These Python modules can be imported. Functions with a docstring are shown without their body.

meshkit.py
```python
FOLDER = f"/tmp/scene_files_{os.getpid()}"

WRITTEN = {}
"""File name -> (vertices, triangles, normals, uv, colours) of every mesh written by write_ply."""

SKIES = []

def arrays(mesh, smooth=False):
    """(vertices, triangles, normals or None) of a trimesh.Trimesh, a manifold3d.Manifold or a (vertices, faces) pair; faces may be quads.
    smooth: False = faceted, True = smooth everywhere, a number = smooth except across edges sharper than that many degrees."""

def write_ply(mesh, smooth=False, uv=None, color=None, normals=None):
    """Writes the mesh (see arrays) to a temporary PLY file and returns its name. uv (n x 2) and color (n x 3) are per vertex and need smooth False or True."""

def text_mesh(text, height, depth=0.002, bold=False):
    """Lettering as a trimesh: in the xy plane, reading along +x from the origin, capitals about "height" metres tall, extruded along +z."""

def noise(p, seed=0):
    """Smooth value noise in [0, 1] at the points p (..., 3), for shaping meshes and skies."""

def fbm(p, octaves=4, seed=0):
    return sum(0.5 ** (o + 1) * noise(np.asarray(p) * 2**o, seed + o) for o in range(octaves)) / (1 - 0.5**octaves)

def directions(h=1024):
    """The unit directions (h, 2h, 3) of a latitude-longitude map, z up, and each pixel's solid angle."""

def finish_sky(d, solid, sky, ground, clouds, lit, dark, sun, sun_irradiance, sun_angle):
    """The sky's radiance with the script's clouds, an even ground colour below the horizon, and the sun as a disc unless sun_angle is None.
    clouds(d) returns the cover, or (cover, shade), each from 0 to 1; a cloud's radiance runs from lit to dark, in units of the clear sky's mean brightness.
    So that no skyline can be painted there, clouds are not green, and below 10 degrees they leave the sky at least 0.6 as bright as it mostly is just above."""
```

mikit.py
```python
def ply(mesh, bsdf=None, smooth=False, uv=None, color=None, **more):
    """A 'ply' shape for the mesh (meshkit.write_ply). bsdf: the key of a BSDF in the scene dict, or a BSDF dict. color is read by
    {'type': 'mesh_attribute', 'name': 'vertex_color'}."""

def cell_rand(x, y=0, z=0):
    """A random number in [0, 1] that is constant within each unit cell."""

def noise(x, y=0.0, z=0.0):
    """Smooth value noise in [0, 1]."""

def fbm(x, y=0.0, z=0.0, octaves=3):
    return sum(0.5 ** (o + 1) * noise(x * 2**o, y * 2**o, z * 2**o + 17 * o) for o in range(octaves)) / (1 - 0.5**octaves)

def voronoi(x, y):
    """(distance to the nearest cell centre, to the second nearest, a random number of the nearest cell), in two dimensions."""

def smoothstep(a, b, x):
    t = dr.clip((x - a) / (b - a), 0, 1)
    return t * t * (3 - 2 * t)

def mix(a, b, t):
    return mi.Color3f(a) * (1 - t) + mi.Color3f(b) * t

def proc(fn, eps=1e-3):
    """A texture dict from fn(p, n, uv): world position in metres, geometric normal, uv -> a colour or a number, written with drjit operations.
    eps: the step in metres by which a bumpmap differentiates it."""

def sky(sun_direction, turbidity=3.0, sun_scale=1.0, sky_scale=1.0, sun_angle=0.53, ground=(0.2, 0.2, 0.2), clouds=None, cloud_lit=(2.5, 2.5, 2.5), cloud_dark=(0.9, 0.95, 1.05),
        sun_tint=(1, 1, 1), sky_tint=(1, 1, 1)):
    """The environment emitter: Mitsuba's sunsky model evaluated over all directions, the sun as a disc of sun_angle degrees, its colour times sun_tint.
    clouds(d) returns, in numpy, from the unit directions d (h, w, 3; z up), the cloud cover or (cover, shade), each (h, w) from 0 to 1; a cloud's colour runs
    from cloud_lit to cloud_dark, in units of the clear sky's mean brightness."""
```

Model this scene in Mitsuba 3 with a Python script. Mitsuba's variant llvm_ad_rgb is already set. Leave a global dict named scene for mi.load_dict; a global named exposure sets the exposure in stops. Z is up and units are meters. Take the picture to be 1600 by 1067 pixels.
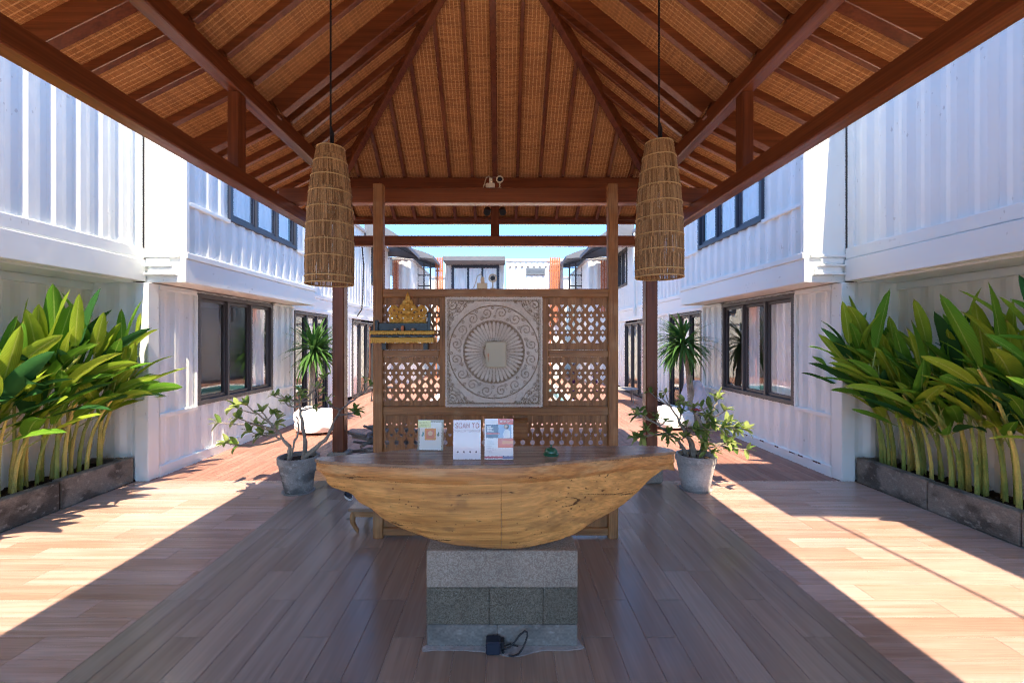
import math
import numpy as np
import trimesh
import shapely
from shapely.geometry import Polygon, Point, box as sbox
from shapely import affinity
import drjit as dr
import mitsuba as mi
import mikit
import meshkit
from mikit import proc, noise, fbm, cell_rand, smoothstep, mix

scene, labels = {}, {}
T = mi.ScalarTransform4f
rng = np.random.default_rng(7)

# ---------------------------------------------------------------- camera, sky, exposure
CAMX, CAMZ, FOCAL = 0.09, 1.88, 690.0
scene['camera'] = {'type': 'perspective', 'fov': math.degrees(2 * math.atan(800 / FOCAL)), 'fov_axis': 'x', 'near_clip': 0.05, 'far_clip': 500.0,
                   'principal_point_offset_x': 0.0100, 'principal_point_offset_y': 0.0023,
                   'to_world': T().look_at(origin=[CAMX, 0, CAMZ], target=[CAMX, 10, CAMZ], up=[0, 0, 1])}
SUN = (0.062, -0.685, 1.0)
scene['sky'] = mikit.sky(SUN, turbidity=3.0, sun_scale=.92, sky_scale=1.3, sky_tint=(.68, .90, 1.08), ground=(.3, .29, .28))
exposure = 3.0

# ---------------------------------------------------------------- mesh helpers
def cat(parts):
    V, F, n = [], [], 0
    for v, f in parts:
        V.append(v); F.append(np.asarray(f) + n); n += len(v)
    return np.vstack(V), np.vstack(F)

def _chamfer_topology():
    pts = []
    for sx in (-1, 1):
        for sy in (-1, 1):
            for sz in (-1, 1):
                for k in range(3):
                    pts.append((sx, sy, sz, k))
    P = np.array([[s * (1 if k == i else .8) for i, s in enumerate((a, b, c))] for a, b, c, k in pts])
    h = trimesh.Trimesh(P, process=False).convex_hull
    order = [int(np.argmin(np.linalg.norm(P - q, axis=1))) for q in h.vertices]
    f = np.array([[order[i] for i in t] for t in h.faces])
    return np.array(pts), f
_CP, _CF = _chamfer_topology()

def box(x0, x1, y0, y1, z0, z1, b=0.0):
    c = np.array([(x0 + x1) / 2, (y0 + y1) / 2, (z0 + z1) / 2])
    h = np.abs(np.array([x1 - x0, y1 - y0, z1 - z0])) / 2
    if b <= 0:
        s = np.array([[x, y, z] for x in (-1, 1) for y in (-1, 1) for z in (-1, 1)], float)
        f = np.array([[0, 1, 3], [0, 3, 2], [4, 6, 7], [4, 7, 5], [0, 4, 5], [0, 5, 1], [2, 3, 7], [2, 7, 6], [0, 2, 6], [0, 6, 4], [1, 5, 7], [1, 7, 3]])
        return c + s * h, f
    b = min(b, h.min() * .6)
    V = np.empty((24, 3))
    for i in range(3):
        V[:, i] = _CP[:, i] * np.where(_CP[:, 3] == i, h[i], h[i] - b)
    return c + V, _CF

def frame(d, up=(0, 0, 1)):
    d = np.asarray(d, float); d = d / np.linalg.norm(d)
    s = np.cross(d, up); s /= np.linalg.norm(s)
    return d, s, np.cross(s, d)

def bar(p0, p1, w, h, b=0.004, drop=0.0):
    """A bar from p0 to p1, width w, height h; its top centre line lies at p0-p1 when drop = h/2."""
    p0, p1 = np.asarray(p0, float), np.asarray(p1, float)
    L = np.linalg.norm(p1 - p0)
    d, s, u = frame(p1 - p0)
    V, F = box(0, L, -w / 2, w / 2, -h / 2 - drop, h / 2 - drop, b)
    return p0 + V[:, :1] * d - V[:, 1:2] * s + V[:, 2:] * u, F

def tube(pts, r, n=8, cap=True):
    p = np.asarray(pts, float)
    r = np.broadcast_to(np.asarray(r, float), (len(p),))
    t = np.gradient(p, axis=0); t /= np.linalg.norm(t, axis=1, keepdims=True) + 1e-12
    a = np.cross(t[0], [0.31, 0.2, 0.93]); a /= np.linalg.norm(a)
    ang = np.arange(n) * 2 * np.pi / n
    V = []
    for i in range(len(p)):
        a = a - t[i] * (a @ t[i]); a /= np.linalg.norm(a)
        b = np.cross(t[i], a)
        V.append(p[i] + r[i] * (np.cos(ang)[:, None] * a + np.sin(ang)[:, None] * b))
    V = np.vstack(V); F = []
    for i in range(len(p) - 1):
        for j in range(n):
            A, B = i * n + j, i * n + (j + 1) % n
            F += [[A, B, B + n], [A, B + n, A + n]]
    if cap:
        V = np.vstack([V, p[:1], p[-1:]]); m = len(V)
        for j in range(n):
            F.append([m - 2, (j + 1) % n, j]); F.append([m - 1, (len(p) - 1) * n + j, (len(p) - 1) * n + (j + 1) % n])
    return V, np.array(F)

def lathe(profile, n=32, c=(0, 0, 0), wob=None):
    pr = np.asarray(profile, float); ang = np.arange(n) * 2 * np.pi / n
    V = np.vstack([np.stack([r * np.cos(ang), r * np.sin(ang), np.full(n, z)], 1) for r, z in pr])
    if wob is not None:
        V = wob(V)
    F = []
    for i in range(len(pr) - 1):
        for j in range(n):
            A, B = i * n + j, i * n + (j + 1) % n
            F += [[A, B, B + n], [A, B + n, A + n]]
    return V + np.asarray(c), np.array(F)

def prism(poly, h):
    """shapely polygon in (u, v) extruded to thickness h -> mesh with coordinates (u, v, w)."""
    gs = getattr(poly, 'geoms', [poly]); out = []
    for g in gs:
        if g.geom_type == 'Polygon' and g.area > 1e-8:
            m = trimesh.creation.extrude_polygon(g, h, engine='earcut')
            out.append((np.array(m.vertices), np.array(m.faces)))
    return cat(out)

def xz(mesh, y, flip=True):
    """(u, v, w) -> x = u, z = v, depth y + w away from the viewer."""
    v, f = mesh
    return np.stack([v[:, 0], y + v[:, 2], v[:, 1]], 1), f[:, ::-1]

def mirror(mesh, s):
    v, f = mesh
    if s > 0:
        return v, f
    return np.asarray(v) * [-1, 1, 1], np.asarray(f)[:, ::-1]

def grid(nu, nv):
    i, j = np.meshgrid(np.arange(nu), np.arange(nv), indexing='ij')
    a = (i[:-1, :-1] * nv + j[:-1, :-1]).ravel(); b = a + nv
    return np.vstack([np.stack([a, b, b + 1], 1), np.stack([a, b + 1, a + 1], 1)])

used = {}
def numbered(k):
    n = used.get(k, -1) + 1
    used[k] = n
    return k if n == 0 else f'{k}_{n:03d}'

def thing(name, label, cat_, group=None):
    k = numbered(name)
    labels[k] = {'label': label, 'category': cat_}
    if group: labels[k]['group'] = group
    return k

def part(parent, name, mesh, bsdf, smooth=False, uv=None, color=None, stuff=False, label=None, **kw):
    k = numbered(parent + '__' + name)
    scene[k] = mikit.ply(mesh, bsdf, smooth, uv, color, **kw)
    if stuff or label:
        labels[k] = {}
        if stuff: labels[k]['kind'] = 'stuff'
        if label: labels[k]['label'] = label
    return k

def parts(parent, name, meshes, bsdf, smooth=False):
    for me in meshes:
        part(parent, name, me, bsdf, smooth)

def struct(name, mesh, bsdf, label, smooth=False):
    scene[name] = mikit.ply(mesh, bsdf, smooth)
    labels[name] = {'label': label, 'category': name.replace('_', ' '), 'kind': 'structure'}
    return name

# ---------------------------------------------------------------- materials
def rgb(*c): return {'type': 'rgb', 'value': list(c)}
def mat(name, color, rough=.6, spec=.5, **kw):
    col = proc(color) if callable(color) else rgb(*color)
    scene[name] = {'type': 'twosided', 'b': {'type': 'principled', 'base_color': col, 'roughness': rough, 'specular': spec, **kw}}
def bumped(name, color, height, rough=.6, spec=.5, eps=1e-3, **kw):
    col = proc(color) if callable(color) else rgb(*color)
    scene[name] = {'type': 'twosided', 'b': {'type': 'bumpmap', 'arbitrary': proc(height, eps), 'scale': 1.0,
                   'n': {'type': 'principled', 'base_color': col, 'roughness': rough, 'specular': spec, **kw}}}

def white_fn(p, n, uv):
    g = fbm(p.x * 2.1 + p.y * 1.7, p.y * .9, p.z * .6, 3)
    spots = smoothstep(.86, .90, noise(p.x * 31 + 3, p.y * 31, p.z * 19)) * smoothstep(.5, .7, noise(p.x * 2.3, p.y * 2.3, p.z * 2.3))
    c = mix((.78, .81, .785), (.71, .725, .70), smoothstep(.5, .85, g) * .55)
    return mix(c, (.40, .36, .33), spots * .45)
def dents(p, n, uv):
    return .006 * noise(p.x * 2.6, p.y * 2.6, p.z * 1.7) + .0025 * noise(p.x * 7, p.y * 7, p.z * 5)
bumped('white_paint', white_fn, dents, .42, .5, 4e-3)
mat('warm_bounce_white', (.80, .765, .68), .5)  # white recess wall, warm light bounced off the floor painted in as cream
mat('cream_paint', (.78, .72, .66), .5)

def grain(a, b, c):
    """a along the grain, b and c across."""
    return fbm(a * 1.1, b * 34, c * 34, 3), fbm(a * 4, b * 130, c * 130, 2)
def teak(order):
    def fn(p, n, uv):
        q = (p.x, p.y, p.z)
        a, b, c = q[order[0]], q[order[1]], q[order[2]]
        g, f = grain(a, b, c)
        t = noise(a * .35, b * 3.1, c * 3.1)
        col = mix((.095, .024, .008), (.235, .066, .021), g)
        col = mix(col, (.30, .100, .033), smoothstep(.55, .9, t) * .6)
        return col * (.72 + .5 * f)
    return fn
mat('teak_x', teak((0, 1, 2)), .26, .8)
mat('teak_y', teak((1, 0, 2)), .26, .8)
mat('teak_z', teak((2, 0, 1)), .33, .5)

def old(order):
    def fn(p, n, uv):
        q = (p.x, p.y, p.z)
        g, f = grain(q[order[0]] * 1.6, q[order[1]], q[order[2]])
        w = fbm(p.x * 6, p.y * 6, p.z * 6, 3)
        col = mix((.18, .074, .022), (.45, .215, .070), g)
        col = mix(col, (.43, .275, .14), smoothstep(.5, .85, w) * .45)
        return col * (.65 + .6 * f)
    return fn
mat('old_wood_x', old((0, 1, 2)), .5)
mat('old_wood_z', old((2, 0, 1)), .52)

def weave_fn(p, n, uv):
    u, v = uv.x, uv.y
    k = dr.floor(v / .012)
    strip = cell_rand(k, dr.floor(u / .31 + cell_rand(k, 5) * 3), 2)
    fr = v / .012 - k
    lap = smoothstep(0., .22, fr) * smoothstep(1., .78, fr)
    tu = u / .042 + .05 * noise(v * 2, u * 2)
    tk = dr.floor(tu)
    thread = smoothstep(.13, .06, dr.abs(tu - tk - .5)) * (.35 + .65 * smoothstep(.15, .3, cell_rand(k, tk, 9)))
    col = mix((.38, .155, .050), (.60, .280, .095), strip)
    col = mix((.17, .062, .021), col, .4 + .6 * lap)
    patch = fbm(u * 1.5, v * 1.5, 1.0, 3)
    col = mix(col, (.54, .25, .085), smoothstep(.5, .8, patch) * .35)
    return mix(col, (.80, .50, .25), thread * .72)
mat('woven_mat', weave_fn, .62, .3)

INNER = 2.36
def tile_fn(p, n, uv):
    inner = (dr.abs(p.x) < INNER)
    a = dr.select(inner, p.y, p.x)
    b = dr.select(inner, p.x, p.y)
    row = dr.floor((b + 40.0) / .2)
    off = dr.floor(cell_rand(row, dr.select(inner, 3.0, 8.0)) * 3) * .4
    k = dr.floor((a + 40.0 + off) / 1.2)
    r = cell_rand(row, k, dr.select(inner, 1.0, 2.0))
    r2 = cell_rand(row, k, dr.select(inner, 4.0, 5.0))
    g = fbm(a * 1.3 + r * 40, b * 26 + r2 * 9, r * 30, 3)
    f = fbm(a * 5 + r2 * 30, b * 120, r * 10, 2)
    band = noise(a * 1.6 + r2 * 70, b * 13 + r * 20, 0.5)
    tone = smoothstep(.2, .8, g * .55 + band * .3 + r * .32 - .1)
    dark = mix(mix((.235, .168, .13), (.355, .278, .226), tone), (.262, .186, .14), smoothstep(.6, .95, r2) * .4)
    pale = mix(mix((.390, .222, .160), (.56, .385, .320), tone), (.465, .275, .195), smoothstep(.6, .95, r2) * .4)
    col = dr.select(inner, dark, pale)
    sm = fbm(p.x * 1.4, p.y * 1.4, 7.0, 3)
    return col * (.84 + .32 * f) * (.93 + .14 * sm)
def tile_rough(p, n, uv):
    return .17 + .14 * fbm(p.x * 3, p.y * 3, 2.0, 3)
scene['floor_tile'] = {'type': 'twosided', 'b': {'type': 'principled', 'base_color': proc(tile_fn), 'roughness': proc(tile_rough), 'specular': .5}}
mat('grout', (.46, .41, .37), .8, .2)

def deck_fn(p, n, uv):
    k = dr.floor((p.x + 40) / .118)
    r = cell_rand(k, dr.floor((p.y + cell_rand(k, 2) * 1.6) / 1.6), 4)
    g = fbm(p.x * 60, p.y * 1.5 + r * 20, 3.0, 3)
    w = fbm(p.x * 1.7, p.y * 1.7, 5.0, 3)
    col = mix((.25, .115, .082), (.43, .235, .175), g * .6 + r * .45)
    return mix(col, (.40, .27, .21), smoothstep(.5, .85, w) * .35)
def deck_h(p, n, uv):
    return .0012 * dr.abs(dr.sin(p.x * 2 * math.pi / .0147))
bumped('deck_board', deck_fn, deck_h, .5, .4)
mat('deck_base', (.10, .05, .04), .9, .1)

def hull_fn(p, n, uv):
    warp = noise(p.x * 2.2, p.z * 3, 0.3) * .10
    g = fbm(p.x * 2.6, (p.z + warp) * 42, p.y * 30, 3)
    f = fbm(p.x * 9, (p.z + warp) * 170, p.y * 100, 2)
    big = fbm(p.x * 2.0, p.z * 5, p.y * 3, 3)
    blot = fbm(p.x * 7 + 3, p.z * 13, 4.0, 3)
    col = mix((.36, .155, .042), (.80, .420, .130), smoothstep(.0, 1.0, g * .8 + big * .3))
    col = mix(col, (.27, .135, .055), smoothstep(.58, .80, blot) * .5)
    ck = fbm(p.x * 1.4 + 9, (p.z + warp) * 28, 2.0, 2)
    crack = smoothstep(.018, .004, dr.abs(ck - .5)) * smoothstep(.45, .62, noise(p.x * 3.5, p.z * 9, 6.0))
    pits = smoothstep(.84, .90, noise(p.x * 55, p.z * 110, p.y * 55)) * smoothstep(.45, .7, noise(p.x * 4, p.z * 6, 2.0))
    return mix(col * (.72 + .5 * f), (.035, .016, .007), dr.minimum(crack + pits * .8, 1.0) * .85)
def hull_h(p, n, uv):
    warp = noise(p.x * 2.2, p.z * 3, 0.3) * .10
    return .004 * fbm(p.x * 2.6, (p.z + warp) * 42, p.y * 30, 3) + .012 * fbm(p.x * 3.3, p.z * 5, p.y * 5, 2)
bumped('boat_wood', hull_fn, hull_h, .36, .45, 2e-3)
def boat_top_fn(p, n, uv):
    g = fbm(p.x * 2.0, p.y * 45, 3.0, 3); f = fbm(p.x * 8, p.y * 160, 1.0, 2)
    w = fbm(p.x * 5, p.y * 5, 2.0, 3)
    col = mix((.15, .098, .064), (.36, .25, .165), g)
    return mix(col, (.10, .06, .04), smoothstep(.55, .8, w) * .5) * (.7 + .55 * f)
def strake_fn(p, n, uv):
    g = fbm(p.x * 2.2, p.z * 55, p.y * 40, 3); f = fbm(p.x * 9, p.z * 200, p.y * 120, 2)
    w = fbm(p.x * 6, p.y * 3, p.z * 18, 3)
    col = mix((.30, .118, .034), (.68, .33, .100), g)
    col = mix(col, (.66, .42, .19), smoothstep(.52, .8, w) * .5)
    ck = fbm(p.x * 2.1 + 4, p.z * 46, 2.0, 2)
    return mix(col * (.7 + .55 * f), (.05, .02, .01), smoothstep(.02, .005, dr.abs(ck - .5)) * smoothstep(.5, .65, noise(p.x * 4, p.z * 20, 1.0)) * .8)
mat('boat_strake', strake_fn, .34, .5)
mat('boat_top', boat_top_fn, .20, .5)

def granite(lo, hi, s):
    def fn(p, n, uv):
        q = p.x + .37 * p.y
        a = noise(q * s, p.z * s, p.y * s); b = noise(q * s * 2.7 + 5, p.z * s * 2.7, p.y * s * 2.7)
        w = fbm(q * 4, p.z * 4, p.y * 4, 3)
        c = mix(lo, hi, smoothstep(.25, .8, a * .55 + b * .45))
        chips = smoothstep(.80, .88, noise(q * s * .55 + 11, p.z * s * .55, p.y * s * .55))
        c = mix(c, (.38, .36, .32), chips * .45)
        return c * (.70 + .55 * w)
    return fn
def granite_h(p, n, uv):
    q = p.x + .37 * p.y
    return .0035 * noise(q * 95, p.z * 95, p.y * 95) + .002 * noise(q * 210, p.z * 210, p.y * 210)
bumped('stone_light', granite((.235, .195, .155), (.40, .345, .28), 150), granite_h, .8, .3, 1.5e-3)
bumped('stone_dark', granite((.085, .075, .054), (.215, .195, .148), 150), granite_h, .75, .3, 1.5e-3)

def concrete(base, dark, light):
    def fn(p, n, uv):
        a = fbm(p.x * 5, p.y * 5, p.z * 5, 4); b = fbm(p.x * 23 + 7, p.y * 23, p.z * 23, 3)
        c = mix(base, dark, smoothstep(.42, .68, a) * .9)
        return mix(c, light, smoothstep(.58, .80, b) * .55) * (.8 + .4 * noise(p.x * 90, p.y * 90, p.z * 90))
    return fn
mat('planter_stone', concrete((.21, .185, .155), (.070, .062, .052), (.36, .33, .285)), .85, .25)
mat('pot_dark', concrete((.33, .315, .29), (.105, .105, .10), (.55, .53, .50)), .8, .3)
mat('pot_light', concrete((.50, .48, .45), (.33, .315, .295), (.62, .60, .57)), .8, .3)
mat('cement', concrete((.34, .335, .33), (.24, .235, .23), (.46, .455, .45)), .9, .2)
mat('footing_stone', concrete((.20, .19, .17), (.10, .095, .085), (.36, .34, .31)), .85, .25)
mat('soil', concrete((.045, .030, .020), (.02, .014, .01), (.10, .07, .05)), .95, .1)

def leaf_col(dark, light, rib):
    def fn(p, n, uv):
        side = dr.abs(uv.x - .5)
        vein = .5 + .5 * dr.sin((uv.y * 46 + side * 26) * 2.0)
        r = noise(p.x * 3.1, p.y * 3.1, p.z * 3.1)
        c = mix(dark, light, .15 + .75 * r) * (.90 + .16 * vein)
        c = mix(c, rib, smoothstep(.045, .018, side) * .8)
        edge = smoothstep(.90, .99, uv.y) * smoothstep(.4, .7, noise(p.x * 14, p.y * 14, p.z * 14))
        return mix(c, (.30, .20, .06), edge * .7)
    return fn
def leafmat(name, fn, rough=.36, dt=.75):
    scene[name] = {'type': 'principledthin', 'base_color': proc(fn) if callable(fn) else rgb(*fn), 'roughness': rough, 'diff_trans': dt, 'eta': 1.45}
leafmat('leaf_green', leaf_col((.070, .215, .022), (.190, .390, .036), (.34, .48, .11)))
leafmat('leaf_lime', leaf_col((.200, .340, .026), (.400, .500, .050), (.50, .56, .14)))
leafmat('leaf_deep', (.035, .115, .032), .32, .5)
leafmat('leaf_small', (.15, .24, .06), .38, .6)
leafmat('leaf_small_pale', (.36, .44, .14), .38, .7)
leafmat('yucca_leaf', (.085, .19, .05), .36, .5)
leafmat('petal_pink', (.65, .16, .22), .5, .8)
mat('stem_green', concrete((.32, .36, .08), (.20, .28, .05), (.50, .44, .12)), .5)
mat('stem_yellow', concrete((.54, .46, .11), (.38, .38, .09), (.58, .38, .13)), .5)
mat('bark', concrete((.36, .31, .245), (.20, .17, .14), (.50, .44, .36)), .85, .2)
mat('driftwood', concrete((.27, .235, .205), (.13, .105, .09), (.40, .36, .32)), .85, .2)

mat('frame_dark', (.060, .057, .058), .42)
mat('frame_navy', (.030, .038, .060), .42)
scene['glass'] = {'type': 'thindielectric', 'int_ior': 1.52}
mat('curtain', (.88, .87, .85), .9, .1)
mat('curtain_white', (.80, .80, .80), .9, .1)
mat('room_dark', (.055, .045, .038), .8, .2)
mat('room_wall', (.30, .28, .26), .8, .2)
def reed_fn(p, n, uv):
    r = cell_rand(dr.floor(dr.atan2(p.y - 3.0, dr.abs(p.x) - 1.12) * 26), dr.floor(p.z * 9), 1)
    return mix((.22, .115, .042), (.52, .32, .145), r)
mat('reed', reed_fn, .6)
mat('hoop', (.52, .36, .16), .5)
mat('black_plastic', (.012, .012, .014), .4)
mat('navy_plastic', (.014, .022, .040), .4)
mat('bulb_white', (.82, .80, .74), .25)
mat('gold', (.56, .31, .050), .40, .6, metallic=.45)
mat('black_lacquer', (.010, .011, .012), .25)
mat('beige_metal', (.50, .46, .32), .45)
mat('lamp_ivory', (.62, .54, .36), .45)
mat('terracotta', (.50, .17, .075), .65)
mat('awning_grey', (.155, .165, .185), .8, .2)
mat('grille_grey', (.16, .19, .22), .5)
mat('bell_green', (.004, .105, .055), .12, .8, clearcoat=1.0)
mat('silver', (.6, .6, .6), .25, .5, metallic=1.0)
scene['acrylic'] = {'type': 'thindielectric', 'int_ior': 1.49}
scene['print'] = {'type': 'twosided', 'b': {'type': 'principled', 'base_color': {'type': 'mesh_attribute', 'name': 'vertex_color'}, 'roughness': .35, 'specular': .5}}
mat('purple', (.16, .03, .20), .5)
mat('fabric_white', (.80, .78, .77), .9, .1)
mat('fabric_lilac', (.66, .63, .74), .9, .1)
mat('pool_tile', (.16, .45, .45), .4)
scene['pool_water'] = {'type': 'thindielectric', 'int_ior': 1.33}
def carve_fn(p, n, uv):
    w = fbm(p.x * 9, p.z * 9, 1.0, 3); s = noise(p.x * 130, p.z * 130, 2.0)
    c = mix((.70, .65, .56), (.57, .515, .43), smoothstep(.45, .75, w) * .6)
    return mix(c, (.45, .35, .25), smoothstep(.70, .88, s) * .5)
mat('carved_white', carve_fn, .75, .25)
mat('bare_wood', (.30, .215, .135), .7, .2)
mat('roof_cover', (.16, .10, .07), .9, .1)
mat('roof_grey', (.42, .42, .43), .8, .2)
mat('ground_mat', concrete((.27, .25, .22), (.17, .155, .135), (.36, .34, .30)), .9, .2)
mat('rattan_grey', (.26, .24, .22), .7)
mat('rust', (.085, .04, .022), .9, .1)
mat('sole_white', (.75, .73, .70), .6)

# ---------------------------------------------------------------- ground, floor, deck
struct('ground', (np.array([[-150, -150, -.16], [150, -150, -.16], [150, 150, -.16], [-150, 150, -.16]], float), np.array([[0, 1, 2], [0, 2, 3]])), 'ground_mat', 'plain ground around the courtyard')
FY = 5.90
floor = struct('floor', box(-4.79, 4.79, -9, FY, -.15, -.004), 'grout', 'wood look plank tile floor of the pavilion courtyard')

def crand(x, y=0., z=0.):
    def u(v): return int(math.floor(v) + 1000000) & 0xFFFFFFFF
    x, y, z = u(x), u(y), u(z)
    h = (x * 374761393 + y * 668265263 + z * 2147483647) & 0xFFFFFFFF
    h = ((h ^ (h >> 13)) * 1274126177) & 0xFFFFFFFF
    return ((h ^ (h >> 16)) & 0xFFFFFF) / 16777215.0

def tiles():
    near, rest = [], []
    def zone(inner, amin, amax, bmin, bmax):
        for row in range(int((bmin + 40) / .2 + 1e-6), int(math.ceil((bmax + 40) / .2 - 1e-6))):
            b0, b1 = max(row * .2 - 40, bmin), min(row * .2 + .2 - 40, bmax)
            off = math.floor(crand(row, 3. if inner else 8.) * 3) * .4
            k = math.floor((amin + 40 + off) / 1.2)
            while k * 1.2 - 40 - off < amax - 1e-6:
                a0, a1 = max(k * 1.2 - 40 - off, amin), min(k * 1.2 + 1.2 - 40 - off, amax)
                k += 1
                if a1 - a0 < .02 or b1 - b0 < .02: continue
                g = .0016
                r = (b0 + g, b1 - g, a0 + g, a1 - g) if inner else (a0 + g, a1 - g, b0 + g, b1 - g)
                yc = r[3]
                vis = yc > 2.35
                near.append((yc if vis else -1, r)) if vis else rest.append(r)
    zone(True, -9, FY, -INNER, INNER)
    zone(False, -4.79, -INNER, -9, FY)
    zone(False, INNER, 4.79, -9, FY)
    near.sort(key=lambda t: t[0])
    keep = [r for _, r in near]
    def tilebox(r):
        x0, x1, y0, y1 = r; e = .0012
        v = np.array([[x0, y0, -.006], [x1, y0, -.006], [x1, y1, -.006], [x0, y1, -.006], [x0, y0, -.0012], [x1, y0, -.0012], [x1, y1, -.0012], [x0, y1, -.0012],
                      [x0 + e, y0 + e, 0], [x1 - e, y0 + e, 0], [x1 - e, y1 - e, 0], [x0 + e, y1 - e, 0]], float)
        f = []
        for a in (0, 4):
            for i in range(4):
                j = (i + 1) % 4
                f += [[a + i, a + j, a + j + 4], [a + i, a + j + 4, a + i + 4]]
        f += [[8, 9, 10], [8, 10, 11]]
        return v, np.array(f)
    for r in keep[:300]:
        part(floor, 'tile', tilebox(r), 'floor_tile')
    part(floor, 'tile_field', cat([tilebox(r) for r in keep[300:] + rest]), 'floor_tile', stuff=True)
tiles()

deck = struct('deck', cat([box(-7, 7, FY, 13.2, -.15, -.006), box(-7, -1.9, 13.2, 40, -.15, -.006), box(2.1, 7, 13.2, 40, -.15, -.006), box(-1.9, 2.1, 18.4, 40, -.15, -.006)]), 'deck_base', 'red brown ribbed plank deck behind the pavilion')
def boards():
    near, rest = [], []
    for k in range(int((-4.7 + 40) / .118), int((4.7 + 40) / .118)):
        x0 = k * .118 - 40
        y = FY + .004 - (crand(k, 2) * 1.6)
        while y < 22:
            y0, y1 = max(y, FY + .004), min(y + 1.6, 22)
            y += 1.6
            if y1 - y0 < .05: continue
            if -1.95 < x0 + .05 < 2.1 and y1 > 13.1 and y0 < 18.5:
                if y0 > 13.1: continue
                y1 = 13.1
            b = box(x0 + .002, x0 + .115, y0, y1 - .004, -.008, .0, .0)
            # what the screen hides goes to the joined field
            hid = -1.0 < x0 < 1.1 and y0 < 9
            (rest if (hid or y0 > 9.2) else near).append((y0, b))
    near.sort(key=lambda t: t[0])
    for _, b in near[:300]:
        part(deck, 'board', b, 'deck_board')
    part(deck, 'board_field', cat([b for _, b in near[300:] + rest]), 'deck_board', stuff=True)
boards()

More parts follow.
